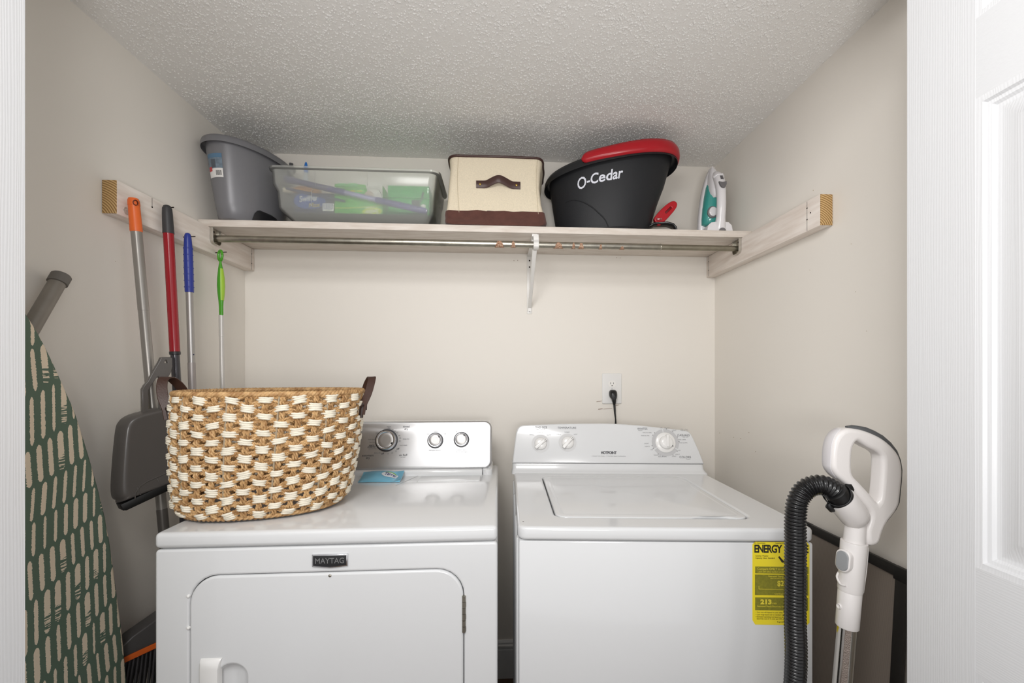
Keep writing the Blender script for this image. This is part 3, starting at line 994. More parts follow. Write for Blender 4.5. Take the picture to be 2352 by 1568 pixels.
# yellow energy sticker on the front of the washer
LM = frame(tuple(WM @ Vector((0.544, 0.0028, 0.690))), WE, (0, 0, 1), (WE.y, -WE.x, 0))
ly = MB()
lo = [(0.006, 0), (0.124, 0), (0.130, 0.006), (0.130, 0.185), (0.124, 0.1915), (0.006, 0.1915), (0, 0.185), (0, 0.010)]
ly.plate([lo], 0.0006, 0, LM)
lab = ly.build('energy_sticker', mat('sticker_yellow', (236, 216, 46), 0.45), wa, smooth=False)
bn = MB()
for x0, y0, x1, y1 in ((0.006, 0.1185, 0.1275, 0.1345), (0.0055, 0.0685, 0.1270, 0.1160), (0.006, 0.0335, 0.1265, 0.0630)):
    bn.plate([[(x0, y0), (x1, y0), (x1, y1), (x0, y1)]], 0.0006, 0, LM @ Matrix.Translation((0, 0, 0.0003)))
bn.build('printed_band', mat('sticker_olive', (128, 124, 34), 0.5, var=0.12, vscale=200), lab, smooth=False)
tx = MB()
tx.text('ENERGY', 0.0245, LM @ Matrix.Translation((0.0035, 0.1745, 0.0004)), bold=0.035, ext=0.0001, align='LEFT', xs=0.74, spacing=0.9)
tx.text('GUIDE', 0.0245, LM @ Matrix.Translation((0.1275, 0.1745, 0.0004)), bold=0.035, ext=0.0001, align='RIGHT', xs=0.74, spacing=0.9)
tx.plate([[(0.0585, 0.1565), (0.0612, 0.1590), (0.071, 0.148), (0.083, 0.150), (0.083, 0.146), (0.067, 0.144)]], 0.0003, 0, LM @ Matrix.Translation((0, 0, 0.0005)))
for s, x, y, sz in (('U.S. Government', 0.0035, 0.1885, 0.0042), ('Federal law prohibits removal of this label', 0.052, 0.1885, 0.0034), ('Clothes Washer', 0.0065, 0.1590, 0.0052), ('Capacity Class: Standard', 0.0065, 0.1540, 0.0052), ('• Your cost will depend on your utility rates and use.', 0.0070, 0.0285, 0.0046), ('• Cost range based only on standard capacity models.', 0.0070, 0.0232, 0.0046), ('• Estimated operating cost based on six wash loads a week', 0.0070, 0.0182, 0.0046), ('electricity cost of 12 cents per kWh and natural gas cost', 0.0095, 0.0136, 0.0046), ('ftc.gov/energy', 0.0560, 0.0070, 0.0046)):
    tx.text(s, sz, LM @ Matrix.Translation((x, y, 0.0004)), ext=0.0001, align='LEFT', xs=0.86)
tx.build('black_print', mat('sticker_black', (40, 38, 20), 0.6), lab, smooth=False)
tx = MB()
for s, x, y, sz, bo in (('Compare ONLY to other labels', 0.0105, 0.1290, 0.0074, 0.0), ('Labels with yellow numbers are based on', 0.0115, 0.1225, 0.0047, 0.0), ('Estimated Yearly Energy Cost', 0.0360, 0.1120, 0.0056, 0.0), ('(when used with an electric water heater)', 0.0400, 0.1075, 0.0036, 0.0), ('$24', 0.0560, 0.0955, 0.0165, 0.02), ('213', 0.0180, 0.0525, 0.0145, 0.045), ('kWh', 0.0450, 0.0495, 0.0055, 0.0), ('Estimated Yearly Electricity Use', 0.0105, 0.0425, 0.0054, 0.0), ('Cost Range of Similar Models', 0.0500, 0.0720, 0.0046, 0.0)):
    tx.text(s, sz, LM @ Matrix.Translation((x, y, 0.0008)), bold=bo, ext=0.0001, align='LEFT', xs=1.18 if s == '213' else 0.9)
tx.plate([[(0.0140, 0.0822), (0.120, 0.0822), (0.120, 0.0830), (0.0148, 0.0830), (0.0148, 0.0890), (0.0140, 0.0890)]], 0.0003, 0, LM @ Matrix.Translation((0, 0, 0.0007)))
tx.build('yellow_print', mat('sticker_pale_yellow', (226, 208, 66), 0.5), lab, smooth=False)

# ------------------------------------------------------------------ outlet, plug and cord
OC = at_y(1405, 892, YB - 0.0005)
ou = thing('wall_outlet', (OC.x, YB, OC.z - 0.065), 'white duplex wall outlet with plate above the washing machine', 'outlet')
OM = frame((OC.x, YB - 0.0030, OC.z), (1, 0, 0), (0, 0, 1), (0, -1, 0))
MB().plate([inset(rrect(-0.0425, -0.065, 0.0425, 0.065, 0.004), 0.003)], 0.0056, 0.0025, OM).build('cover_plate', M_plastic_white, ou, 40)
for dz in (0.0195, -0.0195):
    M = OM @ Matrix.Translation((0, dz, 0.003))
    o = [(0.0165 * math.cos(t), min(0.0135, max(-0.0135, 0.0165 * math.sin(t)))) for t in [2 * PI * i / 40 for i in range(40)]]
    rc = MB().plate([o], 0.002, 0, M).build('receptacle', mat('receptacle_white', (238, 236, 232), 0.25), ou)
    s = MB()
    for x, hgt in ((-0.0063, 0.0085), (0.0063, 0.007)):
        s.box(x - 0.0009, -hgt / 2 + 0.003, 0.0008, x + 0.0009, hgt / 2 + 0.003, 0.0013, 0, 2, M)
    s.plate([circ(0, -0.0068, 0.0024, 12)], 0.0006, 0, M @ Matrix.Translation((0, 0, 0.0011)))
    s.build('slot', M_dark, rc)
MB().lathe([(0.003, 0), (0.003, 0.0008), (0.001, 0.0012)], 12, OM @ Matrix.Translation((0, 0, 0.0028))).build('screw', M_plastic_grey, ou)
pc = thing('power_cord', (OC.x, YB - 0.03, OC.z - 0.12), 'black power plug and cord hanging from the wall outlet', 'power cord')
p0 = Vector((OC.x + 0.002, YB - 0.0062, OC.z - 0.0235))
rings = []
for d, wv, hh, dz in ((0, 0.0125, 0.014, 0.004), (0.004, 0.0165, 0.0165, 0.002), (0.012, 0.0165, 0.018, 0.0), (0.022, 0.014, 0.018, -0.004), (0.028, 0.010, 0.014, -0.010)):
    rings.append([(p0.x + wv * math.copysign(abs(math.cos(t)) ** 0.6, math.cos(t)), p0.y - d, p0.z + dz + hh * math.copysign(abs(math.sin(t)) ** 0.7, math.sin(t))) for t in [2 * PI * i / 20 for i in range(20)]])
MB().loft(rings).build('plug', M_black, pc, 50)
MB().tube([(p0.x, p0.y - 0.018, p0.z - 0.010), (p0.x + 0.002, p0.y - 0.019, p0.z - 0.030), (p0.x + 0.003, p0.y - 0.018, p0.z - 0.045)], [0.0105, 0.0085, 0.0048], 12).build('strain_relief', M_black, pc)
cp = smooth_pts([(p0.x + 0.003, p0.y - 0.018, p0.z - 0.040), (p0.x + 0.005, p0.y - 0.019, p0.z - 0.075), (p0.x + 0.008, p0.y - 0.020, p0.z - 0.11), (p0.x + 0.007, p0.y - 0.022, p0.z - 0.16), (p0.x + 0.004, p0.y - 0.03, p0.z - 0.30)], 8)
for s in (-1, 1):
    MB().tube([p + Vector((s * 0.0022 * math.cos(i * 0.10), s * 0.0012 * math.sin(i * 0.10), 0)) for i, p in enumerate(cp)], 0.0029, 8).build('wire', M_black, pc)

# ------------------------------------------------------------------ woven laundry basket
M_sea = mat('seagrass_rope', (206, 168, 118), 0.6, rgb2=(156, 116, 72), vscale=70, bump=0.4, bscale=500)
M_cot = mat('cream_cotton_cord', (232, 224, 206), 0.75, bump=0.5, bscale=700, var=0.05, vscale=90)
M_leather = mat('brown_leather', (62, 40, 32), 0.45, bump=0.2, bscale=300)
BK0, BK1 = Vector((-0.606, 1.186, 0.9305)), Vector((-0.586, 1.186, 1.226))
BPHI = R(13)


def sup(t, n=2.35):
    c, s = math.cos(t), math.sin(t)
    return math.copysign(abs(c) ** (2 / n), c), math.copysign(abs(s) ** (2 / n), s)


_tab = [0.0]
_pv = None
for i in range(721):
    x, y = sup(2 * PI * i / 720)
    p = Vector((x * 0.215, y * 0.15))
    if _pv is not None:
        _tab.append(_tab[-1] + (p - _pv).length)
    _pv = p


def arc_t(f):
    """parameter at the fraction f of the way round the oval"""
    f = (f % 1.0) * _tab[-1]
    lo, hi = 0, 720
    while hi - lo > 1:
        md = (lo + hi) // 2
        if _tab[md] <= f:
            lo = md
        else:
            hi = md
    d = _tab[lo + 1] - _tab[lo]
    return 2 * PI * (lo + (f - _tab[lo]) / d) / 720


def bask(f, s, off=0.0):
    """point on the basket wall: f = way round, s = 0 bottom .. 1 rim, off = outward"""
    x, y = sup(arc_t(f))
    a = 0.189 + 0.022 * s + 0.006 * math.sin(PI * s)
    b = 0.142 + 0.012 * s + 0.006 * math.sin(PI * s)
    if s < 0.10:
        k = 1 - 0.10 * (1 - s / 0.10) ** 2
        a *= k
        b *= k
    nx, ny = x / a, y / b
    l = math.hypot(nx, ny)
    x, y = x * a + off * nx / l, y * b + off * ny / l
    c = BK0.lerp(BK1, s)
    return Vector((c.x + x * math.cos(BPHI) - y * math.sin(BPHI), c.y + x * math.sin(BPHI) + y * math.cos(BPHI), c.z))


bk = thing('laundry_basket', (BK0.x, BK0.y, DZ + 0.0005), 'oval woven basket of brown seagrass and cream cord standing on the dryer', 'basket')
random.seed(11)
NC, NR = 34, 15


def twisted(mb, fn, n, r, pitch, length, seg=5, strands=2, ph=0.0):
    """a laid rope: strands winding round the curve fn(t, side, out)"""
    for k in range(strands):
        pts = []
        for i in range(n + 1):
            t = i / n
            a = 2 * PI * (t * length / pitch) + 2 * PI * k / strands + ph
            pts.append(fn(t, r * 0.95 * math.cos(a), r * 0.95 * math.sin(a)))
        mb.tube(pts, r, seg)


s_of = lambda k: 0.045 + 0.90 * k / (NR - 1)
FL = 1.0 / _tab[-1]          # fraction per metre of the way round
# upright ropes: out at the nodes where the weft passes behind, in under the cream bundles
mb = MB()
for c in range(NC):
    f0 = c / NC
    for sd in (-1, 1):
        w0 = random.uniform(-0.001, 0.001)

        def up(t, a, o):
            kk = (0.02 + 0.95 * t - 0.045) / 0.90 * (NR - 1)
            node = 0.5 - 0.5 * math.cos(PI * (kk + c))
            return bask(f0 + (sd * (0.0030 + 0.0016 * (1 - node)) + w0 + a) * FL, 0.02 + 0.95 * t, -0.0015 + 0.0062 * node + o)
        twisted(mb, up, 60, 0.0025, 0.021, 0.28, 5, 2, random.uniform(0, 6))
for c in range(NC):
    for k in range(NR):
        if (c + k) % 2:
            continue
        for sx in (-1, 1):
            for q in (-1, 1):
                for lay in (0, 1):
                    j0, j1 = random.uniform(-0.006, 0.006), random.uniform(-0.010, 0.010)

                    def fn(t, a, o):
                        f = (c + sx * (0.22 + 0.80 * t)) / NC
                        kk = k + q * (0.10 + 0.22 * lay + (0.42 + 0.16 * lay) * t ** 0.85)
                        s = 0.045 + 0.90 * kk / (NR - 1) + j0 * (1 - t) + j1 * t
                        return bask(f, min(0.985, max(0.012, s + a / 0.29)), -0.001 + 0.0050 * math.sin(PI * min(1, t * 1.05)) + o)
                    twisted(mb, fn, 8, 0.00225, 0.016, 0.036, 5, 2, random.uniform(0, 6))
body = mb.build('woven_seagrass', M_sea, bk, 60)
mb = MB()
for c in range(NC):
    for k in range(NR):
        if (c + k) % 2:
            continue
        tilt = random.uniform(-0.012, 0.014)
        cords = 3 if random.random() < 0.6 else 4
        for q in range(cords):
            zz = (q - (cords - 1) / 2) * 0.0165
            wv = random.uniform(0.42, 0.53)
            sk = random.uniform(-0.05, 0.05)
            fan = random.uniform(0.2, 1.2)
            pts = []
            for i in range(9):
                t = i / 8 * 2 - 1
                s = s_of(k) + zz * (0.85 + 0.42 * fan * t * t) + tilt * t + random.uniform(-0.001, 0.001)
                pts.append(bask((c + sk + wv * t) / NC, min(0.975, max(0.02, s)), 0.0100 - 0.0095 * abs(t) ** 2.4))
            mb.tube(pts, [0.0019, 0.0024, 0.0028, 0.0027, 0.0029, 0.0027, 0.0028, 0.0024, 0.0018], 6)
mb.build('cotton_weave', M_cot, bk, 60)
for c in range(0, NC, 3):
    f0 = (c + 0.5 * (c % 2) * 0) / NC
    MB().tube([bask(f0 - 0.0085 * FL, s, 0.0045) for s in (0.02, 0.2, 0.4, 0.6, 0.8, 0.97)], 0.0024, 8).build('stake', mat('taupe_stake', (158, 142, 118), 0.5), bk)
mb = MB()
for k in range(3):
    pts = []
    for i in range(481):
        t = i / 480
        a = 2 * PI * t * 46 + 2 * PI * k / 3
        pts.append(bask(t, 0.988 + 0.0036 * math.sin(a) / 0.29, 0.0015 + 0.0038 * math.cos(a)))
    mb.tube(pts, 0.0040, 6)
mb.build('rim', M_sea, bk, 60)
mb = MB()
for k in range(2):
    pts = []
    for i in range(401):
        t = i / 400
        a = 2 * PI * t * 44 + PI * k
        pts.append(bask(t, 0.016 + 0.0030 * math.sin(a) / 0.29, 0.003 + 0.003 * math.cos(a)))
    mb.tube(pts, 0.0040, 6)
mb.build('base_coil', M_sea, bk, 60)
MB().loft([[bask(i / 48, 0.0, -0.001) for i in range(48)], [bask(i / 48, 0.02, -0.004) for i in range(48)]]).build('base', mat('plain_base_grey', (150, 150, 152), 0.9), bk)  # flat grey disc closing the bottom
for f0, sgn in ((0.5, -1), (0.0, 1)):
    e = bask(f0, 0.9, 0)
    out = (bask(f0, 0.9, 0.02) - e).normalized()
    tg = (bask(f0 + 0.01, 0.9, 0) - bask(f0 - 0.01, 0.9, 0)).normalized()
    if tg.y > 0:
        tg = -tg                    # towards the viewer's side
    Z = Vector((0, 0, 1))
    ctl = [e + tg * 0.046 + out * 0.004 - Z * 0.035, e + tg * 0.044 + out * 0.009 - Z * 0.010, e + tg * 0.036 + out * 0.022 + Z * 0.022, e + tg * 0.016 + out * 0.030 + Z * 0.058, e - tg * 0.010 + out * 0.026 + Z * 0.062, e - tg * 0.034 + out * 0.014 + Z * 0.040, e - tg * 0.046 + out * 0.006 + Z * 0.010, e - tg * 0.050 + out * 0.003 - Z * 0.030]
    pts = smooth_pts(ctl, 6)
    hd = MB().strip(pts, 0.0105, 0.0035, lambda t: out * 0.55 + tg * 0.2 + Z * (0.02)).build('handle', M_leather, bk)
    for q in (ctl[1], ctl[6]):
        tie = MB()
        tie.tube([q - out * 0.012 - tg * 0.008 + Z * 0.002, q + out * 0.004, q - out * 0.004 + tg * 0.010 - Z * 0.003], 0.0028, 7)
        tie.tube([q + Z * 0.004, q - Z * 0.012 - out * 0.003, q - Z * 0.034 - out * 0.005], [0.004, 0.0055, 0.005], 8)
        tie.build('handle_tie', mat('dark_leather', (44, 30, 26), 0.5), hd)


# ------------------------------------------------------------------ ironing board leaning on the left wall
def iron_cover():
    m = bpy.data.materials.new('green_brushstroke_cloth')
    m.use_nodes = True
    nt = m.node_tree
    b = nt.nodes['Principled BSDF']
    b.inputs['Roughness'].default_value = 0.85
    L = nt.links

    def math_n(op, a, c=None, d=None):
        n = nt.nodes.new('ShaderNodeMath')
        n.operation = op
        for i, v in enumerate((a, c, d)):
            if v is None:
                continue
            if isinstance(v, (int, float)):
                n.inputs[i].default_value = v
            else:
                L.new(v, n.inputs[i])
        return n.outputs[0]
    tc = nt.nodes.new('ShaderNodeTexCoord')
    sp = nt.nodes.new('ShaderNodeSeparateXYZ')
    L.new(tc.outputs['Object'], sp.inputs[0])
    y, z = sp.outputs[1], sp.outputs[2]
    big = nt.nodes.new('ShaderNodeTexNoise')
    big.inputs['Scale'].default_value = 3.2
    big.inputs['Detail'].default_value = 0
    L.new(tc.outputs['Object'], big.inputs['Vector'])
    warp = math_n('MULTIPLY', math_n('SUBTRACT', big.outputs['Fac'], 0.5), 0.11)
    # rows rise and fall gently; the strokes of a row lean together
    v = math_n('DIVIDE', math_n('ADD', math_n('SUBTRACT', z, math_n('MULTIPLY', y, 0.32)), warp), 0.082)
    row = math_n('FLOOR', v)
    fv = math_n('SUBTRACT', v, row)
    wr = nt.nodes.new('ShaderNodeTexWhiteNoise')
    wr.noise_dimensions = '1D'
    L.new(row, wr.inputs['W'])
    lean = math_n('MULTIPLY', math_n('SUBTRACT', wr.outputs['Value'], 0.62), 0.65)
    u = math_n('ADD', math_n('ADD', math_n('DIVIDE', y, 0.0218), math_n('MULTIPLY', lean, fv)), math_n('MULTIPLY', wr.outputs['Value'], 7.3))
    col = math_n('FLOOR', u)
    fu = math_n('SUBTRACT', u, col)
    cmb = nt.nodes.new('ShaderNodeCombineXYZ')
    L.new(col, cmb.inputs[0])
    L.new(row, cmb.inputs[1])
    wn = nt.nodes.new('ShaderNodeTexWhiteNoise')
    wn.noise_dimensions = '2D'
    L.new(cmb.outputs[0], wn.inputs['Vector'])
    # ragged sides
    mp = nt.nodes.new('ShaderNodeMapping')
    mp.inputs['Scale'].default_value = (60, 50, 480)
    L.new(tc.outputs['Object'], mp.inputs[0])
    rg = nt.nodes.new('ShaderNodeTexNoise')
    rg.inputs['Scale'].default_value = 1.0
    rg.inputs['Detail'].default_value = 2
    L.new(mp.outputs[0], rg.inputs['Vector'])
    half = math_n('ADD', math_n('MULTIPLY', wn.outputs['Value'], 0.19), 0.12)
    half = math_n('ADD', half, math_n('MULTIPLY', math_n('SUBTRACT', rg.outputs['Fac'], 0.5), 0.22))
    # rounded ends
    av = math_n('ABSOLUTE', math_n('SUBTRACT', fv, 0.5))
    ends = math_n('POWER', math_n('DIVIDE', av, 0.470), 12.0)
    half = math_n('MULTIPLY', half, math_n('SUBTRACT', 1.0, ends))
    au = math_n('ABSOLUTE', math_n('SUBTRACT', fu, 0.5))
    msk = math_n('LESS_THAN', au, half)
    # dry brush gaps towards one end
    mp2 = nt.nodes.new('ShaderNodeMapping')
    mp2.inputs['Rotation'].default_value = (R(32), 0, 0)
    mp2.inputs['Scale'].default_value = (40, 40, 420)
    L.new(tc.outputs['Object'], mp2.inputs[0])
    dr2 = nt.nodes.new('ShaderNodeTexNoise')
    dr2.inputs['Scale'].default_value = 1.0
    dr2.inputs['Detail'].default_value = 1
    L.new(mp2.outputs[0], dr2.inputs['Vector'])
    thr = math_n('MULTIPLY', math_n('MULTIPLY', math_n('GREATER_THAN', wn.outputs['Value'], 0.74), math_n('LESS_THAN', fv, 0.42)), 0.52)
    msk = math_n('MULTIPLY', msk, math_n('GREATER_THAN', dr2.outputs['Fac'], thr))
    mx = nt.nodes.new('ShaderNodeMix')
    mx.data_type = 'RGBA'
    mx.inputs[6].default_value = (*lin((98, 118, 102)), 1)
    mx.inputs[7].default_value = (*lin((240, 224, 200)), 1)
    L.new(msk, mx.inputs[0])
    L.new(mx.outputs[2], b.inputs['Base Color'])
    return m


ib = thing('ironing_board', (-0.925, 0.93, 0.0), 'ironing board in a green cover with cream brushstrokes, propped upright against left wall', 'ironing board')
half = [(0.0, 1.452), (0.022, 1.436), (0.042, 1.412), (0.078, 1.344), (0.115, 1.24), (0.140, 1.152), (0.177, 0.934), (0.187, 0.72), (0.189, 0.608), (0.186, 0.45), (0.180, 0.25), (0.172, 0.10), (0.150, 0.03), (0.09, 0.004), (0.0, 0.004)]
hp = smooth_pts([(a, z, 0) for a, z in half], 4)
axis = lambda z: 0.944 - (z - 0.5) * 0.075
right = [(axis(p.y) + p.x, p.y) for p in hp]
left = [(axis(p.y) - p.x, p.y) for p in hp]
poly = list(reversed(right[1:])) + [right[0]] + left[1:-1]
# local plane of the board: x = along the wall, y = up with a slight lean into the wall
ib_lean = 0.034
IM = frame((-0.905, 0, 0), (0, 1, 0), Vector((-ib_lean, 0, 1)).normalized(), (1, 0, ib_lean))
top_b = MB().plate([inset([(y, z) for y, z in (poly if sum((poly[i - 1][0] * poly[i][1] - poly[i][0] * poly[i - 1][1]) for i in range(len(poly))) > 0 else poly[::-1])], 0.010)], 0.026, 0.010, IM, 3)
top_b.build('padded_cover', iron_cover(), ib, 50)
lg = MB().tube([(-0.984, 0.865, 1.14), (-0.993, 1.052, 1.487)], 0.0150, 20).build('leg', mat('taupe_metal_tube', (140, 134, 126), 0.42, 0.2, var=0.06, vscale=30), ib)
dv = Vector((-0.009, 0.187, 0.347)).normalized()
e0 = Vector((-0.993, 1.052, 1.487))
MB().tube([e0 - dv * 0.016, e0 - dv * 0.015, e0 + dv * 0.0055, e0 + dv * 0.008], [0.0158, 0.0178, 0.0178, 0.0160], 24).build('foot_cap', mat('grey_rubber_cap', (112, 108, 103), 0.6), lg)
MB().tube([(-0.984, 0.89, 0.06), (-0.984, 0.865, 1.14)], 0.012, 12).build('leg', MATS['taupe_metal_tube'], ib)


# ------------------------------------------------------------------ handles hanging from nails on the left cleat
def lerp3(a, b2, t):
    return Vector(a).lerp(Vector(b2), t)


def along(T0, B0, z):
    return lerp3(T0, B0, (T0[2] - z) / (T0[2] - B0[2]))


def nail(y, z, dx=0.036):
    MB().tube([(-0.9885, y, z), (-0.9885 + dx, y + 0.004, z + 0.004)], 0.0016, 8).build('nail', M_nail, cl)


def seg_tube(T0, B0, zs, rs, seg=18):
    return MB().tube([along(T0, B0, z) for z in zs], rs, seg)


# broom
T0, B0 = (-0.968, 1.218, 1.735), (-0.910, 1.270, 0.62)
bm_ = thing('broom', (-0.93, 1.26, 0.40), 'broom with orange grip and grey pole, hanging nearest the front on the left cleat', 'broom')
M_orange = mat('orange_plastic', (226, 104, 40), 0.38)
gp = seg_tube(T0, B0, (1.735, 1.734, 1.728, 1.716, 1.7155, 1.700, 1.650, 1.647), (0.006, 0.0105, 0.0128, 0.0133, 0.0126, 0.0128, 0.0136, 0.0125), 24).build('grip', M_orange, bm_, 50)
pq = along(T0, B0, 1.7205)
MB().lathe([(0.0066, 0), (0.0066, 0.005), (0.0052, 0.0052), (0.0045, 0.002), (0.0, 0.001)], 16, frame(pq + Vector((0.0085, -0.0065, 0)), (0.6, 0.8, 0), (0, 0, 1), (0.8, -0.6, 0)) @ Matrix.Diagonal((0.85, 1.15, 1, 1)), cap1=False).build('hang_hole', mat('hole_shade_orange', (96, 36, 14), 0.6), gp)  # raised dark cup; its colour stands for the shade inside the hole
M_pole = mat('metallic_grey_pole', (150, 146, 141), 0.33, 0.55)
seg_tube(T0, B0, (1.648, 1.440, 1.4395, 0.90), (0.0122, 0.0122, 0.0118, 0.0118), 22).build('pole', M_pole, bm_)
seg_tube(T0, B0, (0.90, 0.895, 0.70, 0.62), (0.0119, 0.0125, 0.0125, 0.014), 20).build('socket', mat('dark_grey_pole', (92, 88, 84), 0.35, 0.3), bm_)
hd_o = Vector((-0.900, 1.275, 0.578))
hx = Vector((0.50, 0.87, 0)).normalized()
HM = frame(hd_o, hx, (0, 0, 1), hx.cross(Vector((0, 0, 1))))
prof = [(-0.150, -0.022), (0.150, -0.022), (0.150, -0.010), (0.085, 0.030), (0.03, 0.048), (-0.03, 0.048), (-0.105, 0.022), (-0.150, -0.006)]
MB().plate([inset(prof, 0.004)], 0.046, 0.004, HM).build('head', mat('dark_grey_plastic', (78, 76, 76), 0.35), bm_)
MB().plate([rrect(-0.152, -0.034, 0.152, -0.022, 0.003)], 0.050, 0.001, HM).build('trim_band', M_orange, bm_)
random.seed(5)
bs = MB()
for i in range(34):
    for j in range(4):
        x = -0.145 + 0.290 * i / 33
        d = -0.019 + 0.0127 * j
        sp = 1.22
        p0 = HM @ Vector((x, -0.033, d))
        p1 = HM @ Vector((x * sp + random.uniform(-.002, .002), -0.155, d * 1.5))
        bs.tube([p0, p0.lerp(p1, 0.5), p1], [0.0020, 0.0022, 0.0018], 5)
tag(bs.build('bristles', mat('charcoal_bristle', (64, 62, 64), 0.5), bm_), kind='stuff')

# dustpan clipped to the broom pole
dp_phi = R(55)
dd = Vector((math.cos(dp_phi), math.sin(dp_phi), 0))
dn = Vector((dd.y, -dd.x, 0))
dp0 = Vector((-0.923, 1.259, 1.0)) + dn * 0.020
du = thing('dustpan', tuple(dp0 - Vector((0, 0, 0.08))), 'dark grey dustpan clipped upright to the broom pole beside the basket', 'dustpan')
M_dp = mat('dark_taupe_plastic', (92, 88, 85), 0.25, bump=0.05, bscale=40)


def dpp(px, py, off=0.0):
    return on_plane(px, py, dp0 + dn * off, dn)


def dp_local(px, py):
    p = dpp(px, py) - dp0
    return (p.dot(dd), p.z)


DM = frame(dp0, dd, (0, 0, 1), dn)
ol = [dp_local(*q) for q in ((288, 1146), (264, 1148), (254, 1128), (257, 1060), (264, 990), (272, 968), (290, 954), (322, 944), (372, 934), (410, 930), (432, 940), (446, 975), (455, 1072))]
ol = ol[::-1] if sum(ol[i - 1][0] * ol[i][1] - ol[i][0] * ol[i - 1][1] for i in range(len(ol))) < 0 else ol
os_ = [tuple(p)[:2] for p in smooth_pts([(a, b3, 0) for a, b3 in ol], 5, True)]
cxy = Vector((sum(p[0] for p in os_) / len(os_), sum(p[1] for p in os_) / len(os_)))
rings = []
for kx, ky, h in ((1, 1, 0), (0.995, 0.995, 0.010), (0.96, 0.975, 0.022), (0.90, 0.95, 0.031), (0.84, 0.925, 0.0355), (0.78, 0.90, 0.037), (0.70, 0.86, 0.0365)):
    rings.append([DM @ Vector((cxy.x + 0.01 * (1 - kx) + (x - cxy.x) * kx, cxy.y - 0.01 * (1 - ky) + (y - cxy.y) * ky, h)) for x, y in os_])
MB().loft(rings).build('pan', M_dp, du, 60)
a, b3 = dp_local(270, 1158), dp_local(452, 1075)
lipd = (Vector(b3) - Vector(a)).normalized()
lipM = DM @ frame((a[0], a[1], 0.018), (lipd.x, lipd.y, 0), (-lipd.y, lipd.x, 0), (0, 0, 1))
ll = (Vector(b3) - Vector(a)).length
MB().box(-0.002, -0.012, -0.018, ll, 0.006, 0.016, 0.002, 2, lipM).box(0.004, -0.018, -0.010, ll, -0.010, 0.004, 0.002, 2, lipM).build('rubber_lip', mat('black_rubber', (18, 18, 18), 0.5), du)
rb = MB()
for t in (0.22, 0.46, 0.72, 0.95):
    rb.box(ll * t - 0.001, 0.008, 0.016, ll * t + 0.001, 0.030, 0.0195, 0.0008, 2, lipM)
rb.strip([lipM @ Vector((x, y, 0.0190)) for x, y in ((0.026, 0.004), (0.032, 0.018), (0.046, 0.030), (0.062, 0.034), (ll * 0.6, 0.034), (ll, 0.034))], 0.0012, 0.002, DM.to_3x3() @ Vector((0, 1, 0)))
rb.build('stiffening_rib', M_dp, du)
hol = [dp_local(*q) for q in ((322, 948), (321, 894), (326, 885), (334, 876), (348, 851), (361, 829), (364, 822), (367, 821), (383, 821), (386, 823), (387, 842), (384, 855), (374, 872), (367, 890), (368, 948))]
h1 = [dp_local(*q) for q in ((332, 939), (332, 896), (335, 889), (342, 879), (352, 866), (358, 862), (362, 870), (361, 888), (362, 939))]
h2 = [dp_local(*q) for q in ((369, 835), (369, 831), (371, 827), (374, 825), (377, 827), (379, 831), (380, 835))]
MB().plate([hol, h1, h2], 0.014, 0.0015, DM @ Matrix.Translation((0, 0, 0.014))).build('handle_frame', M_dp, du)

# three more handles
T1, B1 = (-0.968, 1.335, 1.762), (-0.940, 1.385, 0.55)
mp_ = thing('mop', (-0.94, 1.385, 0.55), 'red pole with black grip, second handle hanging on the left cleat', 'mop', 'handles hanging on the left cleat')
seg_tube(T1, B1, (1.762, 1.760, 1.752, 1.735, 1.69, 1.680), (0.004, 0.0085, 0.0118, 0.0128, 0.0136, 0.0140), 22).build('grip', mat('charcoal_grip', (52, 52, 54), 0.5), mp_, 50)
seg_tube(T1, B1, (1.681, 1.336), (0.0129, 0.0129), 22).build('pole', mat('red_enamel_pole', (150, 22, 34), 0.22), mp_)
seg_tube(T1, B1, (1.336, 1.335, 1.327, 1.326), (0.0128, 0.0138, 0.0138, 0.0122), 22).build('collar', mat('black_collar', (40, 38, 40), 0.4), mp_)
seg_tube(T1, B1, (1.328, 0.55), (0.0112, 0.0112), 20).build('lower_pole', mat('gloss_graphite', (70, 68, 72), 0.14, 0.3), mp_)
T2, B2 = (-0.968, 1.42, 1.706), (-0.955, 1.45, 0.55)
bl_ = thing('mop', (-0.955, 1.45, 0.55), 'blue gripped silver pole, third handle hanging on the left cleat', 'mop', 'handles hanging on the left cleat')
bg = seg_tube(T2, B2, (1.708, 1.706, 1.700, 1.688, 1.655, 1.60, 1.545, 1.528, 1.524), (0.003, 0.0065, 0.0085, 0.0098, 0.0118, 0.0122, 0.0118, 0.0118, 0.0112), 22).build('grip', mat('royal_blue_plastic', (40, 56, 142), 0.35), bl_, 50)
dm = MB()
for z in (1.66, 1.64, 1.62, 1.60, 1.58, 1.56, 1.54):
    for an in (-150, -60, 20):
        p = along(T2, B2, z)
        q = p + Vector((math.cos(R(an)), math.sin(R(an)), 0)) * 0.0120
        dm.tube([q - (q - p) * 0.05, q + (q - p) * 0.09], [0.0024, 0.0012], 8)
dm.build('grip_dimples', MATS['royal_blue_plastic'], bg)
seg_tube(T2, B2, (1.525, 1.305, 1.3045), (0.0098, 0.0098, 0.0092), 18).build('pole', M_alu, bl_)
seg_tube(T2, B2, (1.3055, 1.303, 0.55), (0.0098, 0.0104, 0.0104), 18).build('lower_pole', mat('satin_grey_pole', (160, 154, 152), 0.4, 0.5), bl_)
MB().lathe([(0.0022, 0), (0.0015, 0.0012)], 8, frame(along(T2, B2, 1.33) + Vector((0.0092, -0.0035, 0)), (0, 1, 0), (0, 0, 1), (1, 0, 0))).build('lock_button', mat('navy_button', (34, 36, 70), 0.4), bl_)
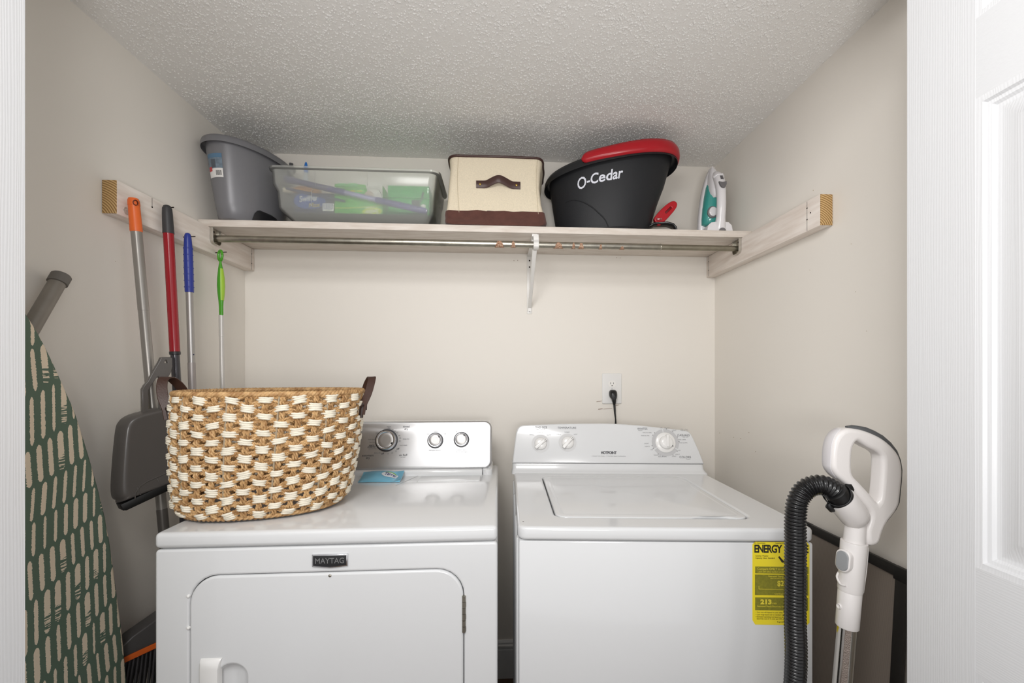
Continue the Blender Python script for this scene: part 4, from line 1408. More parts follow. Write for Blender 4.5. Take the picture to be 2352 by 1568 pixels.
T3, B3 = (-0.968, 1.579, 1.690), (-0.9615, 1.596, 0.55)
gr_ = thing('duster', (-0.9615, 1.596, 0.55), 'lime green looped handle on a thin white pole, hanging nearest the back corner', 'duster')
gz = ((1.661, 0.0045), (1.655, 0.0050), (1.635, 0.0095), (1.60, 0.0142), (1.575, 0.0150), (1.55, 0.0135), (1.525, 0.0102), (1.505, 0.0086), (1.475, 0.0084), (1.472, 0.0078))
gh = MB().tube([along(T3, B3, z) for z, r in gz], [r for z, r in gz], 24, True, 0.75, up=(0.72, -0.69, 0)).build('grip', mat('leaf_green_plastic', (74, 158, 36), 0.25), gr_, 60)
rc = along(T3, B3, 1.6805)
ringp = [rc + Vector((0.72, -0.45, 0)).normalized() * (0.0118 * math.cos(t)) + Vector((0, 0, 1)) * (0.0175 * math.sin(t)) for t in [2 * PI * i / 24 for i in range(25)]]
MB().tube(ringp, 0.0042, 10).build('hang_loop', MATS['leaf_green_plastic'], gh)
ov = MB()
rings = []
for z, r in gz[2:7]:
    p = along(T3, B3, z)
    a0 = Vector((0.72, -0.69, 0))
    a1 = Vector((0.69, 0.72, 0))
    rr = r + 0.0008
    rings.append([p + a0 * rr * math.cos(R(t)) + a1 * rr * 0.80 * math.sin(R(t)) for t in (-25, -10, 5, 20, 40, 60, 80, 100)])
ov.loft(rings, False, False, False)
ov.build('grip_inlay', mat('lime_inlay', (160, 200, 60), 0.4), gh, 60)
seg_tube(T3, B3, (1.474, 1.400, 1.3995, 0.55), (0.0080, 0.0080, 0.0074, 0.0074), 16).build('pole', mat('pearl_white_pole', (205, 202, 198), 0.3, 0.3), gr_)
nail(1.226, 1.716, 0.006)
nail(1.345, 1.757, 0.030)
nail(1.430, 1.698, 0.034)
nail(1.585, 1.692, 0.036)


# ------------------------------------------------------------------ things on the shelf
# grey bucket
def ring_pt(c, a, b2, phi, t, n=2.0):
    x, y = math.copysign(abs(math.cos(t)) ** (2 / n), math.cos(t)) * a, math.copysign(abs(math.sin(t)) ** (2 / n), math.sin(t)) * b2
    return Vector((c[0] + x * math.cos(phi) - y * math.sin(phi), c[1] + x * math.sin(phi) + y * math.cos(phi), 0))


GB = thing('bucket', (-0.862, 1.63, ZS1), 'grey plastic bucket at the left end of the shelf against the left wall', 'bucket')
M_gb = mat('grey_bucket_plastic', (118, 118, 122), 0.36, 0.1, bump=0.05, bscale=150)
GZ1 = 2.058


def gbp(t, z, off=0.0):
    s = (z - ZS1) / (GZ1 - ZS1)
    k = s ** 0.8
    p = ring_pt((-0.9025 - 0.006 * s, 1.655), 0.118 + 0.036 * k + off, 0.062 + 0.031 * k + off, R(72), t - R(72), 2.15)
    return p + Vector((0, 0, z))


N = 56
ang = [2 * PI * i / N for i in range(N)]
m = MB()
rings = [[gbp(t, z, o) for t in ang] for z, o in ((ZS1 + 0.0005, -0.004), (ZS1 + 0.004, 0), (1.85, 0), (1.92, 0), (1.99, 0), (GZ1 - 0.004, 0), (GZ1 - 0.004, -0.003), (1.90, -0.003), (ZS1 + 0.006, -0.003))]
m.loft(rings)
m.build('body', M_gb, GB, 50)
m = MB()
rings = [[gbp(t, GZ1 + dz, o) for t in ang] for dz, o in ((-0.006, -0.003), (-0.006, 0.0), (-0.010, 0.010), (-0.020, 0.0125), (-0.021, 0.0145), (-0.006, 0.0125), (0.002, 0.009), (0.004, 0.003), (0.002, -0.003))]
rings.append(rings[0])
m.loft(rings, False, False)
m.build('rim', M_gb, GB, 60)
for t0 in (R(203), R(23)):
    e = gbp(t0, GZ1, 0.008)
    o = (gbp(t0, GZ1, 0.02) - gbp(t0, GZ1, 0.0)).normalized()
    tg = Vector((-o.y, o.x, 0))
    EM = frame(e, tg, (0, 0, 1), o)
    eo = [(p.x, p.y) for p in smooth_pts([(-0.024, -0.004, 0), (0.024, -0.004, 0), (0.020, 0.010, 0), (0.006, 0.020, 0), (-0.012, 0.021, 0), (-0.022, 0.010, 0)], 4, True)]
    MB().plate([inset(eo, 0.003)], 0.014, 0.003, EM).build('handle_ear', mat('dark_grey_ear', (84, 84, 86), 0.4), GB, 50)
pts = []
for i in range(33):
    t = R(198 - 170 * i / 32)
    p = gbp(t, GZ1 + 0.010, 0.014)
    pts.append(p)
MB().tube(pts, 0.0045, 10).build('bail_handle', MATS['dark_grey_ear'], GB)


def skin_patch(fn, t0, t1, z0, z1, off, name, material, parent, n=14, mz=8):
    mb = MB()
    vs = [fn(t0 + (t1 - t0) * i / n, z0 + (z1 - z0) * j / mz, off) for j in range(mz + 1) for i in range(n + 1)]
    mb.add(vs, [(j * (n + 1) + i, j * (n + 1) + i + 1, (j + 1) * (n + 1) + i + 1, (j + 1) * (n + 1) + i) for j in range(mz) for i in range(n)])
    return mb.build(name, material, parent, 60)


stk = skin_patch(gbp, R(236), R(270), 1.928, 2.004, 0.0008, 'sticker', mat('sticker_slate', (112, 128, 142), 0.35, var=0.2, vscale=60), GB)
skin_patch(gbp, R(236), R(270), 1.928, 1.957, 0.0012, 'sticker_white_field', mat('sticker_white', (226, 224, 222), 0.35), stk)
skin_patch(gbp, R(237), R(247), 1.948, 1.962, 0.0016, 'sticker_red_flag', mat('sticker_red', (190, 64, 66), 0.4), stk)
skin_patch(gbp, R(236), R(270), 1.991, 2.004, 0.0014, 'sticker_blue_band', mat('sticker_blue', (84, 118, 146), 0.4), stk)
skin_patch(gbp, R(246), R(256), 1.960, 1.986, 0.0014, 'sticker_picture', mat('sticker_dark_picture', (78, 86, 96), 0.4), stk)
bc = MB()
for i, wd in enumerate((2, 1, 1, 2, 1, 2, 1, 1, 2, 1)):
    t = R(256 + i * 1.2)
    bc.strip([gbp(t, z, 0.0018) for z in (1.934, 1.942, 1.950)], 0.0003 * wd, 0.0003, (1, 0.6, 0))
bc.build('barcode', M_black, stk)
m = MB()
tri = []
for z, a0, a1, off in ((ZS1 + 0.0008, 315, 372, 0.006), (ZS1 + 0.016, 317, 371, 0.008), (ZS1 + 0.036, 320, 366, 0.008), (ZS1 + 0.047, 324, 358, 0.006), (ZS1 + 0.0525, 329, 348, 0.0005)):
    tri.append([gbp(R(a0 + (a1 - a0) * i / 12), z, off * math.sin(PI * (0.12 + 0.76 * i / 12)) ** 0.5) for i in range(13)] + [gbp(R(a0 + (a1 - a0) * i / 12), z, -0.001) for i in range(12, -1, -1)])
m.loft(tri)
m.build('tip_recess_shade', mat('recess_shade_black', (30, 30, 33), 0.28), GB, 60)  # black shell painting the shade of the tipping recess, which isn't hollowed out


# clear storage bin
def clear_plastic():
    m = bpy.data.materials.new('frosted_clear_plastic')
    m.use_nodes = True
    nt = m.node_tree
    for n in list(nt.nodes):
        if n.type != 'OUTPUT_MATERIAL':
            nt.nodes.remove(n)
    out = nt.nodes['Material Output']
    tr_ = nt.nodes.new('ShaderNodeBsdfTransparent')
    tr_.inputs[0].default_value = (0.98, 0.99, 0.975, 1)
    rf = nt.nodes.new('ShaderNodeBsdfRefraction')
    rf.inputs['Color'].default_value = (0.98, 0.99, 0.975, 1)
    rf.inputs['IOR'].default_value = 1.04
    rf.inputs['Roughness'].default_value = 0.30
    m1 = nt.nodes.new('ShaderNodeMixShader')
    m1.inputs[0].default_value = 0.22
    df = nt.nodes.new('ShaderNodeBsdfDiffuse')
    df.inputs[0].default_value = (0.93, 0.94, 0.91, 1)
    tl_ = nt.nodes.new('ShaderNodeBsdfTranslucent')
    tl_.inputs[0].default_value = (0.93, 0.94, 0.91, 1)
    m2 = nt.nodes.new('ShaderNodeMixShader')
    m2.inputs[0].default_value = 0.3
    m3 = nt.nodes.new('ShaderNodeMixShader')
    m3.inputs[0].default_value = 0.20
    gl = nt.nodes.new('ShaderNodeBsdfGlossy')
    gl.inputs['Roughness'].default_value = 0.15
    fr = nt.nodes.new('ShaderNodeFresnel')
    fr.inputs[0].default_value = 1.35
    m4 = nt.nodes.new('ShaderNodeMixShader')
    L = nt.links
    L.new(tr_.outputs[0], m1.inputs[1])
    L.new(rf.outputs[0], m1.inputs[2])
    L.new(df.outputs[0], m2.inputs[1])
    L.new(tl_.outputs[0], m2.inputs[2])
    L.new(m1.outputs[0], m3.inputs[1])
    L.new(m2.outputs[0], m3.inputs[2])
    L.new(fr.outputs[0], m4.inputs[0])
    L.new(m3.outputs[0], m4.inputs[1])
    L.new(gl.outputs[0], m4.inputs[2])
    L.new(m4.outputs[0], out.inputs[0])
    return m


M_clear = clear_plastic()
SB = thing('storage_bin', (-0.52, 1.70, ZS1), 'frosted clear plastic storage bin full of cleaning refills on the shelf', 'storage bin')
lv = ((ZS1 + 0.0006, -0.715, -0.285, 1.640, 1.760, 0.020), (1.803, -0.728, -0.270, 1.625, 1.775, 0.022), (1.852, -0.780, -0.240, 1.592, 1.800, 0.026), (1.862, -0.785, -0.238, 1.589, 1.801, 0.026), (1.915, -0.788, -0.233, 1.584, 1.803, 0.026), (1.928, -0.793, -0.231, 1.578, 1.805, 0.026), (1.938, -0.799, -0.228, 1.574, 1.808, 0.028), (1.983, -0.801, -0.222, 1.570, 1.810, 0.028), (1.986, -0.807, -0.212, 1.561, 1.814, 0.034), (1.992, -0.808, -0.210, 1.559, 1.816, 0.034))
outer = [[(x, y, z) for x, y in rrect(x0, y0, x1, y1, r, 7)] for z, x0, x1, y0, y1, r in lv]
inner = [[(x, y, z + 0.0012) for x, y in rrect(x0 + 0.0016, y0 + 0.0016, x1 - 0.0016, y1 - 0.0016, r, 7)] for z, x0, x1, y0, y1, r in lv]
MB().loft(outer + inner[::-1]).build('tub', M_clear, SB, 40)
MB().plate([rrect(-0.770, 1.600, -0.246, 1.790, 0.024)], 0.0016, 0, Matrix.Translation((0, 0, 1.8445))).build('raised_floor', M_clear, SB)
# raised label window and ribs moulded in the front wall
rbm = MB()
fy = 1.5885
win = [(-0.662, 1.862), (-0.662, 1.912), (-0.655, 1.924), (-0.640, 1.929), (-0.440, 1.929), (-0.428, 1.924), (-0.420, 1.911), (-0.418, 1.900), (-0.250, 1.900), (-0.250, 1.866)]
rbm.strip([(x, 1.5810 + (1.929 - z) * 0.10, z) for x, z in win], 0.0012, 0.0022, (0, 1, 0))
rbm.build('moulded_rib', M_clear, SB, 60)
for x in (-0.645, -0.465):
    MB().strip([(x, 1.5700, 1.980), (x, 1.5730, 1.940), (x, 1.5790, 1.928)], 0.0010, 0.0015, (1, 0, 0)).build('moulded_rib', M_clear, SB, 60)


def carton(name, x0, y0, z0, x1, y1, z1, m_, label, rot=0.0, tilt=0.0):
    t = thing(name, ((x0 + x1) / 2, (y0 + y1) / 2, z0), label, 'refill box', 'refill boxes in the clear bin')
    c = Vector(((x0 + x1) / 2, (y0 + y1) / 2, z0))
    M = Matrix.Translation(c) @ Matrix.Rotation(rot, 4, 'Z') @ Matrix.Rotation(tilt, 4, 'Y')
    hx_, hy = (x1 - x0) / 2, (y1 - y0) / 2
    MB().box(-hx_, -hy, 0, hx_, hy, z1 - z0, 0.0012, 2, M).build('carton', m_, t)
    FM = M @ frame((0, -hy - 0.0004, (z1 - z0) / 2), (1, 0, 0), (0, 0, 1), (0, -1, 0))
    return t, FM, M


M_navy = mat('navy_card', (38, 44, 78), 0.45)
M_green = mat('green_card', (70, 172, 62), 0.45, rgb2=(92, 190, 70), vscale=14)
M_green2 = mat('mint_green_card', (66, 186, 92), 0.45)
M_pw = mat('print_white', (236, 236, 232), 0.5)
M_py = mat('print_yellow', (232, 204, 60), 0.5)
ZB = 1.8460
b1, F1, _ = carton('refill_box', -0.742, 1.632, ZB, -0.603, 1.70, 1.928, M_navy, 'navy blue refill box at the left inside the clear bin')
MB().plate([[(-0.022 + 0.062 * math.cos(t) * (1 if math.cos(t) > 0 else 0.8), 0.012 + 0.030 * math.sin(t)) for t in [2 * PI * i / 32 for i in range(32)]]], 0.0004, 0, F1).build('logo_oval', mat('print_blue', (36, 78, 160), 0.45), b1, smooth=False)
tx = MB().text('Swiffer', 0.030, F1 @ Matrix.Translation((-0.020, 0.020, 0.0006)) @ Matrix.Rotation(R(7), 4, 'Z'), bold=0.02, shear=0.15, ext=0.0001, xs=0.80)
tx.build('lettering', M_pw, b1, smooth=False)
MB().text('Max', 0.024, F1 @ Matrix.Translation((0.000, -0.004, 0.0007)) @ Matrix.Rotation(R(8), 4, 'Z'), bold=0.0, shear=0.15, ext=0.0001).build('yellow_lettering', M_py, b1, smooth=False)
bq = MB().plate([rrect(0.030, -0.024, 0.070, 0.004, 0.001)], 0.0004, 0, F1 @ Matrix.Translation((0, 0, 0.0002))).build('barcode_field', M_pw, b1, smooth=False)
for i, wd in enumerate((2, 1, 3, 1, 2, 2, 1, 3)):
    MB().box(0.033 + i * 0.0042, -0.018, 0, 0.033 + i * 0.0042 + wd * 0.0009, 0.003, 0.0003, 0, 2, F1 @ Matrix.Translation((0, 0, 0.0006))).build('bar', mat('print_lilac', (120, 128, 180), 0.5), bq, smooth=False)
b2_, F2, _ = carton('refill_box', -0.600, 1.632, ZB, -0.428, 1.705, 1.964, M_green, 'upside-down green and white refill box in the middle of the clear bin')
MB().plate([[(0.022, 0.068), (0.086, 0.068), (0.086, -0.002), (0.040, 0.010), (0.032, 0.022), (0.030, 0.040), (0.026, 0.052)]], 0.0004, 0, F2).build('white_field', mat('print_quilt_white', (222, 220, 214), 0.6, var=0.12, vscale=60), b2_, smooth=False)
MB().plate([circ(0.038, 0.020, 0.016, 28)], 0.0004, 0, F2 @ Matrix.Translation((0, 0, 0.0003))).build('round_picture', mat('print_tan', (196, 176, 160), 0.6, var=0.1, vscale=200), b2_, smooth=False)
F2r = F2 @ Matrix.Translation((0.048, -0.040, 0.0006)) @ Matrix.Rotation(R(186), 4, 'Z')
MB().plate([[(0.036 * math.cos(t), 0.016 * math.sin(t)) for t in [2 * PI * i / 28 for i in range(28)]]], 0.0003, 0, F2r @ Matrix.Translation((0, 0, -0.0002))).build('logo_oval', mat('print_lime', (196, 214, 70), 0.5), b2_, smooth=False)
MB().text('Swiffer', 0.024, F2r, bold=0.02, shear=0.15, ext=0.0001, xs=0.74).text('sweeper', 0.011, F2r @ Matrix.Translation((0.004, -0.014, 0)), ext=0.0001).build('lettering', M_pw, b2_, smooth=False)
MB().strip([F2 @ Vector((x, -0.030 + 0.014 * ((x + 0.086) / 0.17) ** 2, 0.0004)) for x in (-0.085, -0.04, 0.0, 0.04, 0.084)], 0.0014, 0.0003, (0, 0, 1)).build('lime_swoosh', MATS['print_lime'], b2_, smooth=False)
for (x, y, w_, h_) in ((-0.060, 0.056, 0.030, 0.010), (-0.020, 0.056, 0.034, 0.012)):
    MB().plate([rrect(x - w_ / 2, y - h_ / 2, x + w_ / 2, y + h_ / 2, 0.002)], 0.0003, 0, F2 @ Matrix.Translation((0, 0, 0.0002))).build('pale_panel', mat('print_pale_green', (122, 198, 130), 0.5), b2_, smooth=False)
for x, y in ((-0.020, 0.034), (0.004, 0.034), (-0.020, 0.026)):
    MB().plate([rrect(x - 0.009, y - 0.0018, x + 0.009, y + 0.0018, 0.001)], 0.0003, 0, F2 @ Matrix.Translation((0, 0, 0.0002))).build('yellow_line', MATS['print_yellow'], b2_, smooth=False)
b4, F4, _ = carton('refill_box', -0.424, 1.690, ZB, -0.268, 1.775, 1.988, M_green2, 'mint green refill box with a dark patch at right end of the clear bin')
MB().plate([rrect(0.012, -0.012, 0.044, 0.018, 0.002)], 0.0004, 0, F4).build('dark_patch', mat('print_charcoal', (66, 74, 70), 0.5, var=0.3, vscale=300), b4, smooth=False)
MB().plate([circ(0.056, -0.006, 0.009, 24)], 0.0004, 0, F4).build('white_dot', M_pw, b4, smooth=False)
MB().strip([F4 @ Vector((x, y, 0.0006)) for x, y in ((0.046, 0.012), (0.052, 0.028), (0.056, 0.048))], 0.004, 0.0004, (1, 0, 0)).build('dark_stripe', MATS['print_charcoal'], b4, smooth=False)
b5, F5, _ = carton('refill_box', -0.420, 1.640, ZB, -0.268, 1.684, 1.868, mat('dark_green_card', (40, 104, 66), 0.5), 'low dark green refill box beneath the purple pole end in the clear bin')

# dismantled floor duster pole lying across the boxes
pa, pb = Vector((-0.768, 1.6095, 1.968)), Vector((-0.262, 1.6110, 1.862))
pt = thing('duster_pole', tuple((pa + pb) / 2 - Vector((0, 0, 0.012))), 'purple and lavender duster pole slanting across the boxes in the clear bin', 'duster pole', 'poles in the clear bin')
M_pur = mat('deep_purple_plastic', (70, 62, 134), 0.35)


def pp(t):
    return pa.lerp(pb, t)


MB().tube([pp(0), pp(0.01), pp(0.04), pp(0.10), pp(0.30)], [0.006, 0.0115, 0.0122, 0.0100, 0.0100], 18).build('upper_section', mat('dark_indigo_plastic', (58, 54, 104), 0.4), pt)
MB().tube([pp(0.30), pp(0.42)], 0.0108, 18).build('coupling', M_pur, pt)
MB().tube([pp(0.415), pp(0.64)], 0.0090, 18).build('middle_section', mat('lavender_metal', (172, 168, 214), 0.3, 0.3), pt)
hp_ = [pp(t) for t in (0.635, 0.64, 0.70, 0.78, 0.86, 0.94, 0.985, 1.0)]
MB().tube(hp_, [0.009, 0.0108, 0.0112, 0.0116, 0.0116, 0.0118, 0.0112, 0.007], 18).build('grip', M_pur, pt)
qa, qb = Vector((-0.768, 1.6258, 1.940)), Vector((-0.560, 1.6262, 1.898))
p2 = thing('duster_pole', tuple((qa + qb) / 2 - Vector((0, 0, 0.006))), 'thin dark blue pole just behind the purple pole, over the navy box', 'duster pole', 'poles in the clear bin')
MB().tube([qa, qa.lerp(qb, 0.5), qb], [0.0045, 0.0050, 0.0040], 14).build('shaft', mat('midnight_blue_plastic', (46, 50, 96), 0.4), p2)
# soft things stuffed behind
random.seed(21)


def bundle(name, c, r, m_, label, cat, seed):
    bm3 = bmesh.new()
    bmesh.ops.create_icosphere(bm3, subdivisions=4, radius=1)
    for v in bm3.verts:
        d = v.co.normalized()
        k = 1 + 0.22 * noise.noise(d * 1.7 + Vector((seed, 0, 0))) + 0.09 * noise.noise(d * 5 + Vector((0, seed, 0)))
        v.co = Vector((c[0] + d.x * r[0] * k, c[1] + d.y * r[1] * k, max(c[2] - r[2] * 0.9, c[2] + d.z * r[2] * k)))
    t = MB().bm(bm3).build(name, m_, None, 60)
    return tag(t, label, cat, 'cloths in the clear bin')


bundle('folded_cloth', (-0.635, 1.760, 1.960), (0.070, 0.024, 0.034), mat('offwhite_cloth', (226, 218, 208), 0.9, bump=0.4, bscale=80), 'off-white cloth bunched behind the navy box inside the clear bin', 'cloth', 2.0)
bundle('folded_cloth', (-0.665, 1.762, 1.890), (0.068, 0.022, 0.040), mat('blue_cloth', (96, 120, 178), 0.9, bump=0.4, bscale=80), 'blue cloth low at the back left inside the clear bin', 'cloth', 5.0)
ob = thing('small_bottle', (-0.72, 1.657, 1.929), 'small orange bottle lying on the navy box inside the clear bin', 'bottle')
OBM = frame((-0.660, 1.657, 1.9455), (0, 1, 0), (0, 0, 1), (-1, 0, 0))
MB().lathe([(0.014, 0), (0.0165, 0.003), (0.0165, 0.075), (0.012, 0.090), (0.008, 0.098)], 24, OBM).build('bottle_body', mat('orange_bottle', (222, 150, 62), 0.35), ob)
MB().lathe([(0.0095, 0.098), (0.0100, 0.100), (0.0100, 0.128), (0.008, 0.132)], 24, OBM).build('cap', mat('cream_cap', (236, 222, 196), 0.4), ob)
tb = thing('tall_bottle', (-0.738, 1.7175, ZB), 'bottle with a bright blue tip peeking over the rim of the clear bin', 'bottle')
bxy = Matrix.Translation((-0.738, 1.7175, ZB))
MB().lathe([(0.012, 0), (0.0135, 0.003), (0.0135, 0.15), (0.008, 0.18), (0.006, 0.195)], 22, bxy).build('bottle_body', mat('pale_bottle', (196, 204, 212), 0.4), tb)
MB().lathe([(0.0065, 0.193), (0.0080, 0.196), (0.0070, 0.215), (0.0040, 0.229), (0.0015, 0.234)], 20, bxy).build('blue_tip', mat('bright_blue_tip', (40, 120, 206), 0.35), tb)

# canvas storage bag
CB = thing('canvas_bag', (-0.02, 1.67, ZS1), 'cream canvas storage bag with brown leather trim in the middle of the shelf', 'storage bag')
M_canvas = mat('cream_canvas', (226, 214, 190), 0.9, var=0.05, vscale=260, bump=0.25, bscale=500)
M_suede = mat('brown_suede', (88, 54, 46), 0.95, var=0.10, vscale=50, bump=0.3, bscale=160, sheen=0.2)
M_bleather = mat('chocolate_leather', (70, 46, 42), 0.4, bump=0.15, bscale=300)
levels = ((ZS1 + 0.0006, -0.170, 0.146, 1.549, 1.782, 0.012, 0.0), (1.804, -0.188, 0.166, 1.5485, 1.795, 0.016, 0.0), (1.818, -0.194, 0.172, 1.556, 1.803, 0.020, 0.003), (1.838, -0.190, 0.164, 1.558, 1.803, 0.016, 0.0), (1.88, -0.184, 0.152, 1.561, 1.800, 0.014, 0.0), (1.94, -0.180, 0.146, 1.565, 1.797, 0.016, 0.0), (2.00, -0.176, 0.150, 1.569, 1.796, 0.022, 0.0), (2.048, -0.180, 0.158, 1.572, 1.798, 0.032, 0.0))


def cb_ring(z, x0, x1, y0, y1, r, k, ins=0.0):
    out = []
    for x, y in rrect(x0 + ins, y0 + ins, x1 - ins, y1 - ins, r, 8):
        fx = (x - x0) / (x1 - x0)
        # straight runs are subdivided below, so sway only the corners
        out.append(Vector((x, y, z)))
    res = []
    for i, p in enumerate(out):
        q = out[(i + 1) % len(out)]
        res.append(p)
        if (q - p).length > 0.08:
            for j in range(1, 10):
                res.append(p.lerp(q, j / 10))
    for p in res:
        w_ = noise.noise(Vector((p.x * 14, p.y * 9, z * 16))) * 0.006
        if p.y > 1.60:
            p.x += w_ * 1.3 + (0.020 * (p.y - 1.60) / 0.2 if p.x > 0 else 0) * (1 if 1.83 < z else 0.3)
        else:
            p.y -= max(-0.002, w_ * 0.6)
        p.z += 0.004 * noise.noise(Vector((p.x * 18, p.y * 18, 3.1))) * k
    return res


canv = [cb_ring(*l) for l in levels[3:]]
inn = [cb_ring(*l, ins=0.004) for l in levels[3:]]
MB().loft(canv + inn[::-1], True, True).build('canvas_body', M_canvas, CB, 60)
lowr = [cb_ring(levels[0][0], *levels[0][1:6], 0), cb_ring(levels[1][0], *levels[1][1:6], 0), cb_ring(1.812, -0.193, 0.172, 1.5505, 1.800, 0.018, 1), cb_ring(1.826, -0.193, 0.171, 1.557, 1.804, 0.020, 1), cb_ring(1.838, -0.1935, 0.168, 1.5545, 1.8050, 0.018, 1.4), cb_ring(1.850, -0.192, 0.165, 1.5560, 1.8045, 0.017, 1.6), cb_ring(1.8508, -0.187, 0.158, 1.5590, 1.802, 0.016, 1.6)]
for rr in lowr[:2]:
    for p in rr:
        p.z = max(p.z, ZS1 + 0.0006)
MB().loft(lowr).build('suede_base', M_suede, CB, 60)
pr = cb_ring(2.050, -0.182, 0.160, 1.570, 1.800, 0.034, 0.0)
MB().tube(pr + [pr[0]], 0.0044, 8, False).build('piping', M_bleather, CB, 70)
for x in (-0.145, 0.137):
    MB().strip([(x - 0.004 * math.sin(z * 20), 1.5558 + (z - 1.84) * 0.072 - 0.001, z) for z in (1.842, 1.88, 1.92, 1.96, 2.0, 2.044)], 0.0006, 0.0016, (1, 0, 0)).build('seam', mat('canvas_seam', (206, 194, 170), 0.9), CB)
hz = 1.946
yf_ = 1.5630
hpts = smooth_pts([(-0.082, yf_, hz), (-0.066, yf_ - 0.0006, hz), (-0.046, yf_ - 0.003, hz + 0.0005), (-0.026, yf_ - 0.012, hz + 0.007), (-0.010, yf_ - 0.018, hz + 0.012), (-0.001, yf_ - 0.019, hz + 0.013), (0.008, yf_ - 0.018, hz + 0.012), (0.024, yf_ - 0.012, hz + 0.007), (0.044, yf_ - 0.003, hz + 0.0005), (0.062, yf_ - 0.0006, hz), (0.076, yf_, hz)], 5)
hb = MB().strip(hpts, 0.0135, 0.0034, (0, 0, 1)).build('handle', M_bleather, CB, 50)
for x in (-0.068, 0.062):
    MB().lathe([(0.0046, 0), (0.0042, 0.0012), (0.0022, 0.0022), (0.0003, 0.0024)], 16, frame((x, yf_ - 0.0024, hz), (1, 0, 0), (0, 0, 1), (0, -1, 0))).build('rivet', M_brass, hb, 60)

# black and red mop bucket
OB = thing('mop_bucket', (0.42, 1.68, ZS1), 'black mop bucket with red rim handle and white lettering, on the shelf', 'mop bucket')
M_blk = mat('charcoal_bucket_plastic', (34, 35, 38), 0.5, bump=0.12, bscale=500, spec=0.3)
M_red = mat('red_bucket_plastic', (176, 18, 32), 0.28)
OPHI = R(-18)


def orim(t):
    return 2.058 + 0.031 * math.cos(t) - 0.006 * math.sin(t)


def obp(t, s, off=0.0):
    """bucket wall: t = way round, s = 0 base .. 1 rim"""
    k = s ** 0.85
    a = 0.172 + (0.236 - 0.172) * k + off
    b3 = 0.098 + (0.131 - 0.098) * k + off
    # the waist on the right flank where the foot pedal tucks in
    if math.cos(t) > 0.3 and 0.0 < s < 0.62:
        a -= 0.006 * math.sin(PI * s / 0.62) * (math.cos(t) - 0.3) / 0.7
    c = Vector((0.405, 1.688)).lerp(Vector((0.428, 1.678)), s)
    p = ring_pt(c, a, b3, OPHI, t, 2.25)
    p.z = (ZS1 + 0.0008) * (1 - s) + orim(t) * s
    return p


N = 72
ang = [2 * PI * i / N for i in range(N)]
m = MB()
m.loft([[obp(t, s, o) for t in ang] for s, o in ((0.0, -0.006), (0.012, -0.001), (0.03, 0), (0.12, 0), (0.25, 0), (0.4, 0), (0.5, 0), (0.62, 0), (0.75, 0), (0.88, 0), (0.985, 0), (0.985, -0.003), (0.5, -0.003), (0.05, -0.003))])
m.build('body', M_blk, OB, 50)
m = MB()
rr = []
for dz, o in ((-0.012, -0.003), (-0.010, 0.0), (-0.014, 0.012), (-0.030, 0.0165), (-0.032, 0.0190), (-0.010, 0.0165), (0.003, 0.010), (0.005, 0.003), (0.003, -0.003)):
    rr.append([obp(t, 1.0, o) + Vector((0, 0, dz)) for t in ang])
rr.append(rr[0])
m.loft(rr, False, False)
m.build('rim', mat('black_rim_plastic', (32, 33, 36), 0.34), OB, 60)
m = MB()
sec = []
ta, tb2 = R(252), R(372)
for i in range(81):
    q = i / 80
    t = ta + (tb2 - ta) * q
    e = math.sqrt(max(0.0, 1 - (1 - min(q, 1 - q) / 0.045) ** 2)) if min(q, 1 - q) < 0.045 else 1.0
    h = 0.0165 * max(0.05, e) * (0.92 + 0.25 * math.sin(PI * q))
    wd = 0.0085 * max(0.2, e)
    cc = lambda o, dz: obp(t, 1.0, o) + Vector((0, 0, dz))
    o0 = 0.0185
    zc = -0.004
    sec.append([cc(o0 - 0.004, zc - h * 1.15), cc(o0 + wd * 0.6, zc - h * 1.05), cc(o0 + wd * 0.95, zc - h * 0.3), cc(o0 + wd * 0.75, zc + h * 0.7), cc(o0 + wd * 0.05, zc + h * 1.35), cc(o0 - wd * 1.2, zc + h * 1.45), cc(o0 - wd * 2.2, zc + h * 0.9), cc(o0 - wd * 2.0, zc + h * 0.55), cc(o0 - 0.006, zc + h * 0.2)])
m.loft(sec)
m.build('red_handle', M_red, OB, 70)


def ob_text(x, y, z):
    # lettering follows the curved wall; slight upward slope to the right
    t = R(267) + x / 0.225
    s = 0.700 + (y + 0.025 * x) / 0.262
    return obp(t, s, 0.0008 + z)


MB().text('O', 0.060, I4(), bold=0.012, ext=0.0, align='CENTER', xs=0.8, warp=lambda x, y, z: ob_text(x * 0.80 - 0.066, y - 0.001, 0)).text('-Cedar', 0.050, I4(), bold=0.02, ext=0.0, align='LEFT', warp=lambda x, y, z: ob_text(x * 0.80 - 0.046, y + 0.003, 0)).build('lettering', mat('bucket_print_white', (226, 228, 238), 0.5), OB, smooth=False)
# moulded swoosh line and lower flange
sw = [(R(228), 0.50), (R(238), 0.50), (R(248), 0.455), (R(258), 0.37), (R(266), 0.27), (R(273), 0.15), (R(278), 0.03)]
sp_ = smooth_pts([(t, s, 0) for t, s in sw], 6)
MB().tube([obp(p.x, p.y, 0.0002) for p in sp_], [0.0006 + 0.0016 * math.sin(PI * min(1, 0.15 + 0.85 * i / (len(sp_) - 1)) * 0.75) for i in range(len(sp_))], 8).build('moulded_line', M_blk, OB, 70)
fl = []
for i in range(25):
    t = R(262 + 62 * i / 24)
    fl.append(obp(t, 0.012, 0.006 * math.sin(PI * i / 24) ** 0.5) + Vector((0, 0, 0.004)))
MB().tube(fl, 0.0055, 8).build('base_flange', mat('gloss_black_plastic', (26, 27, 30), 0.15), OB)
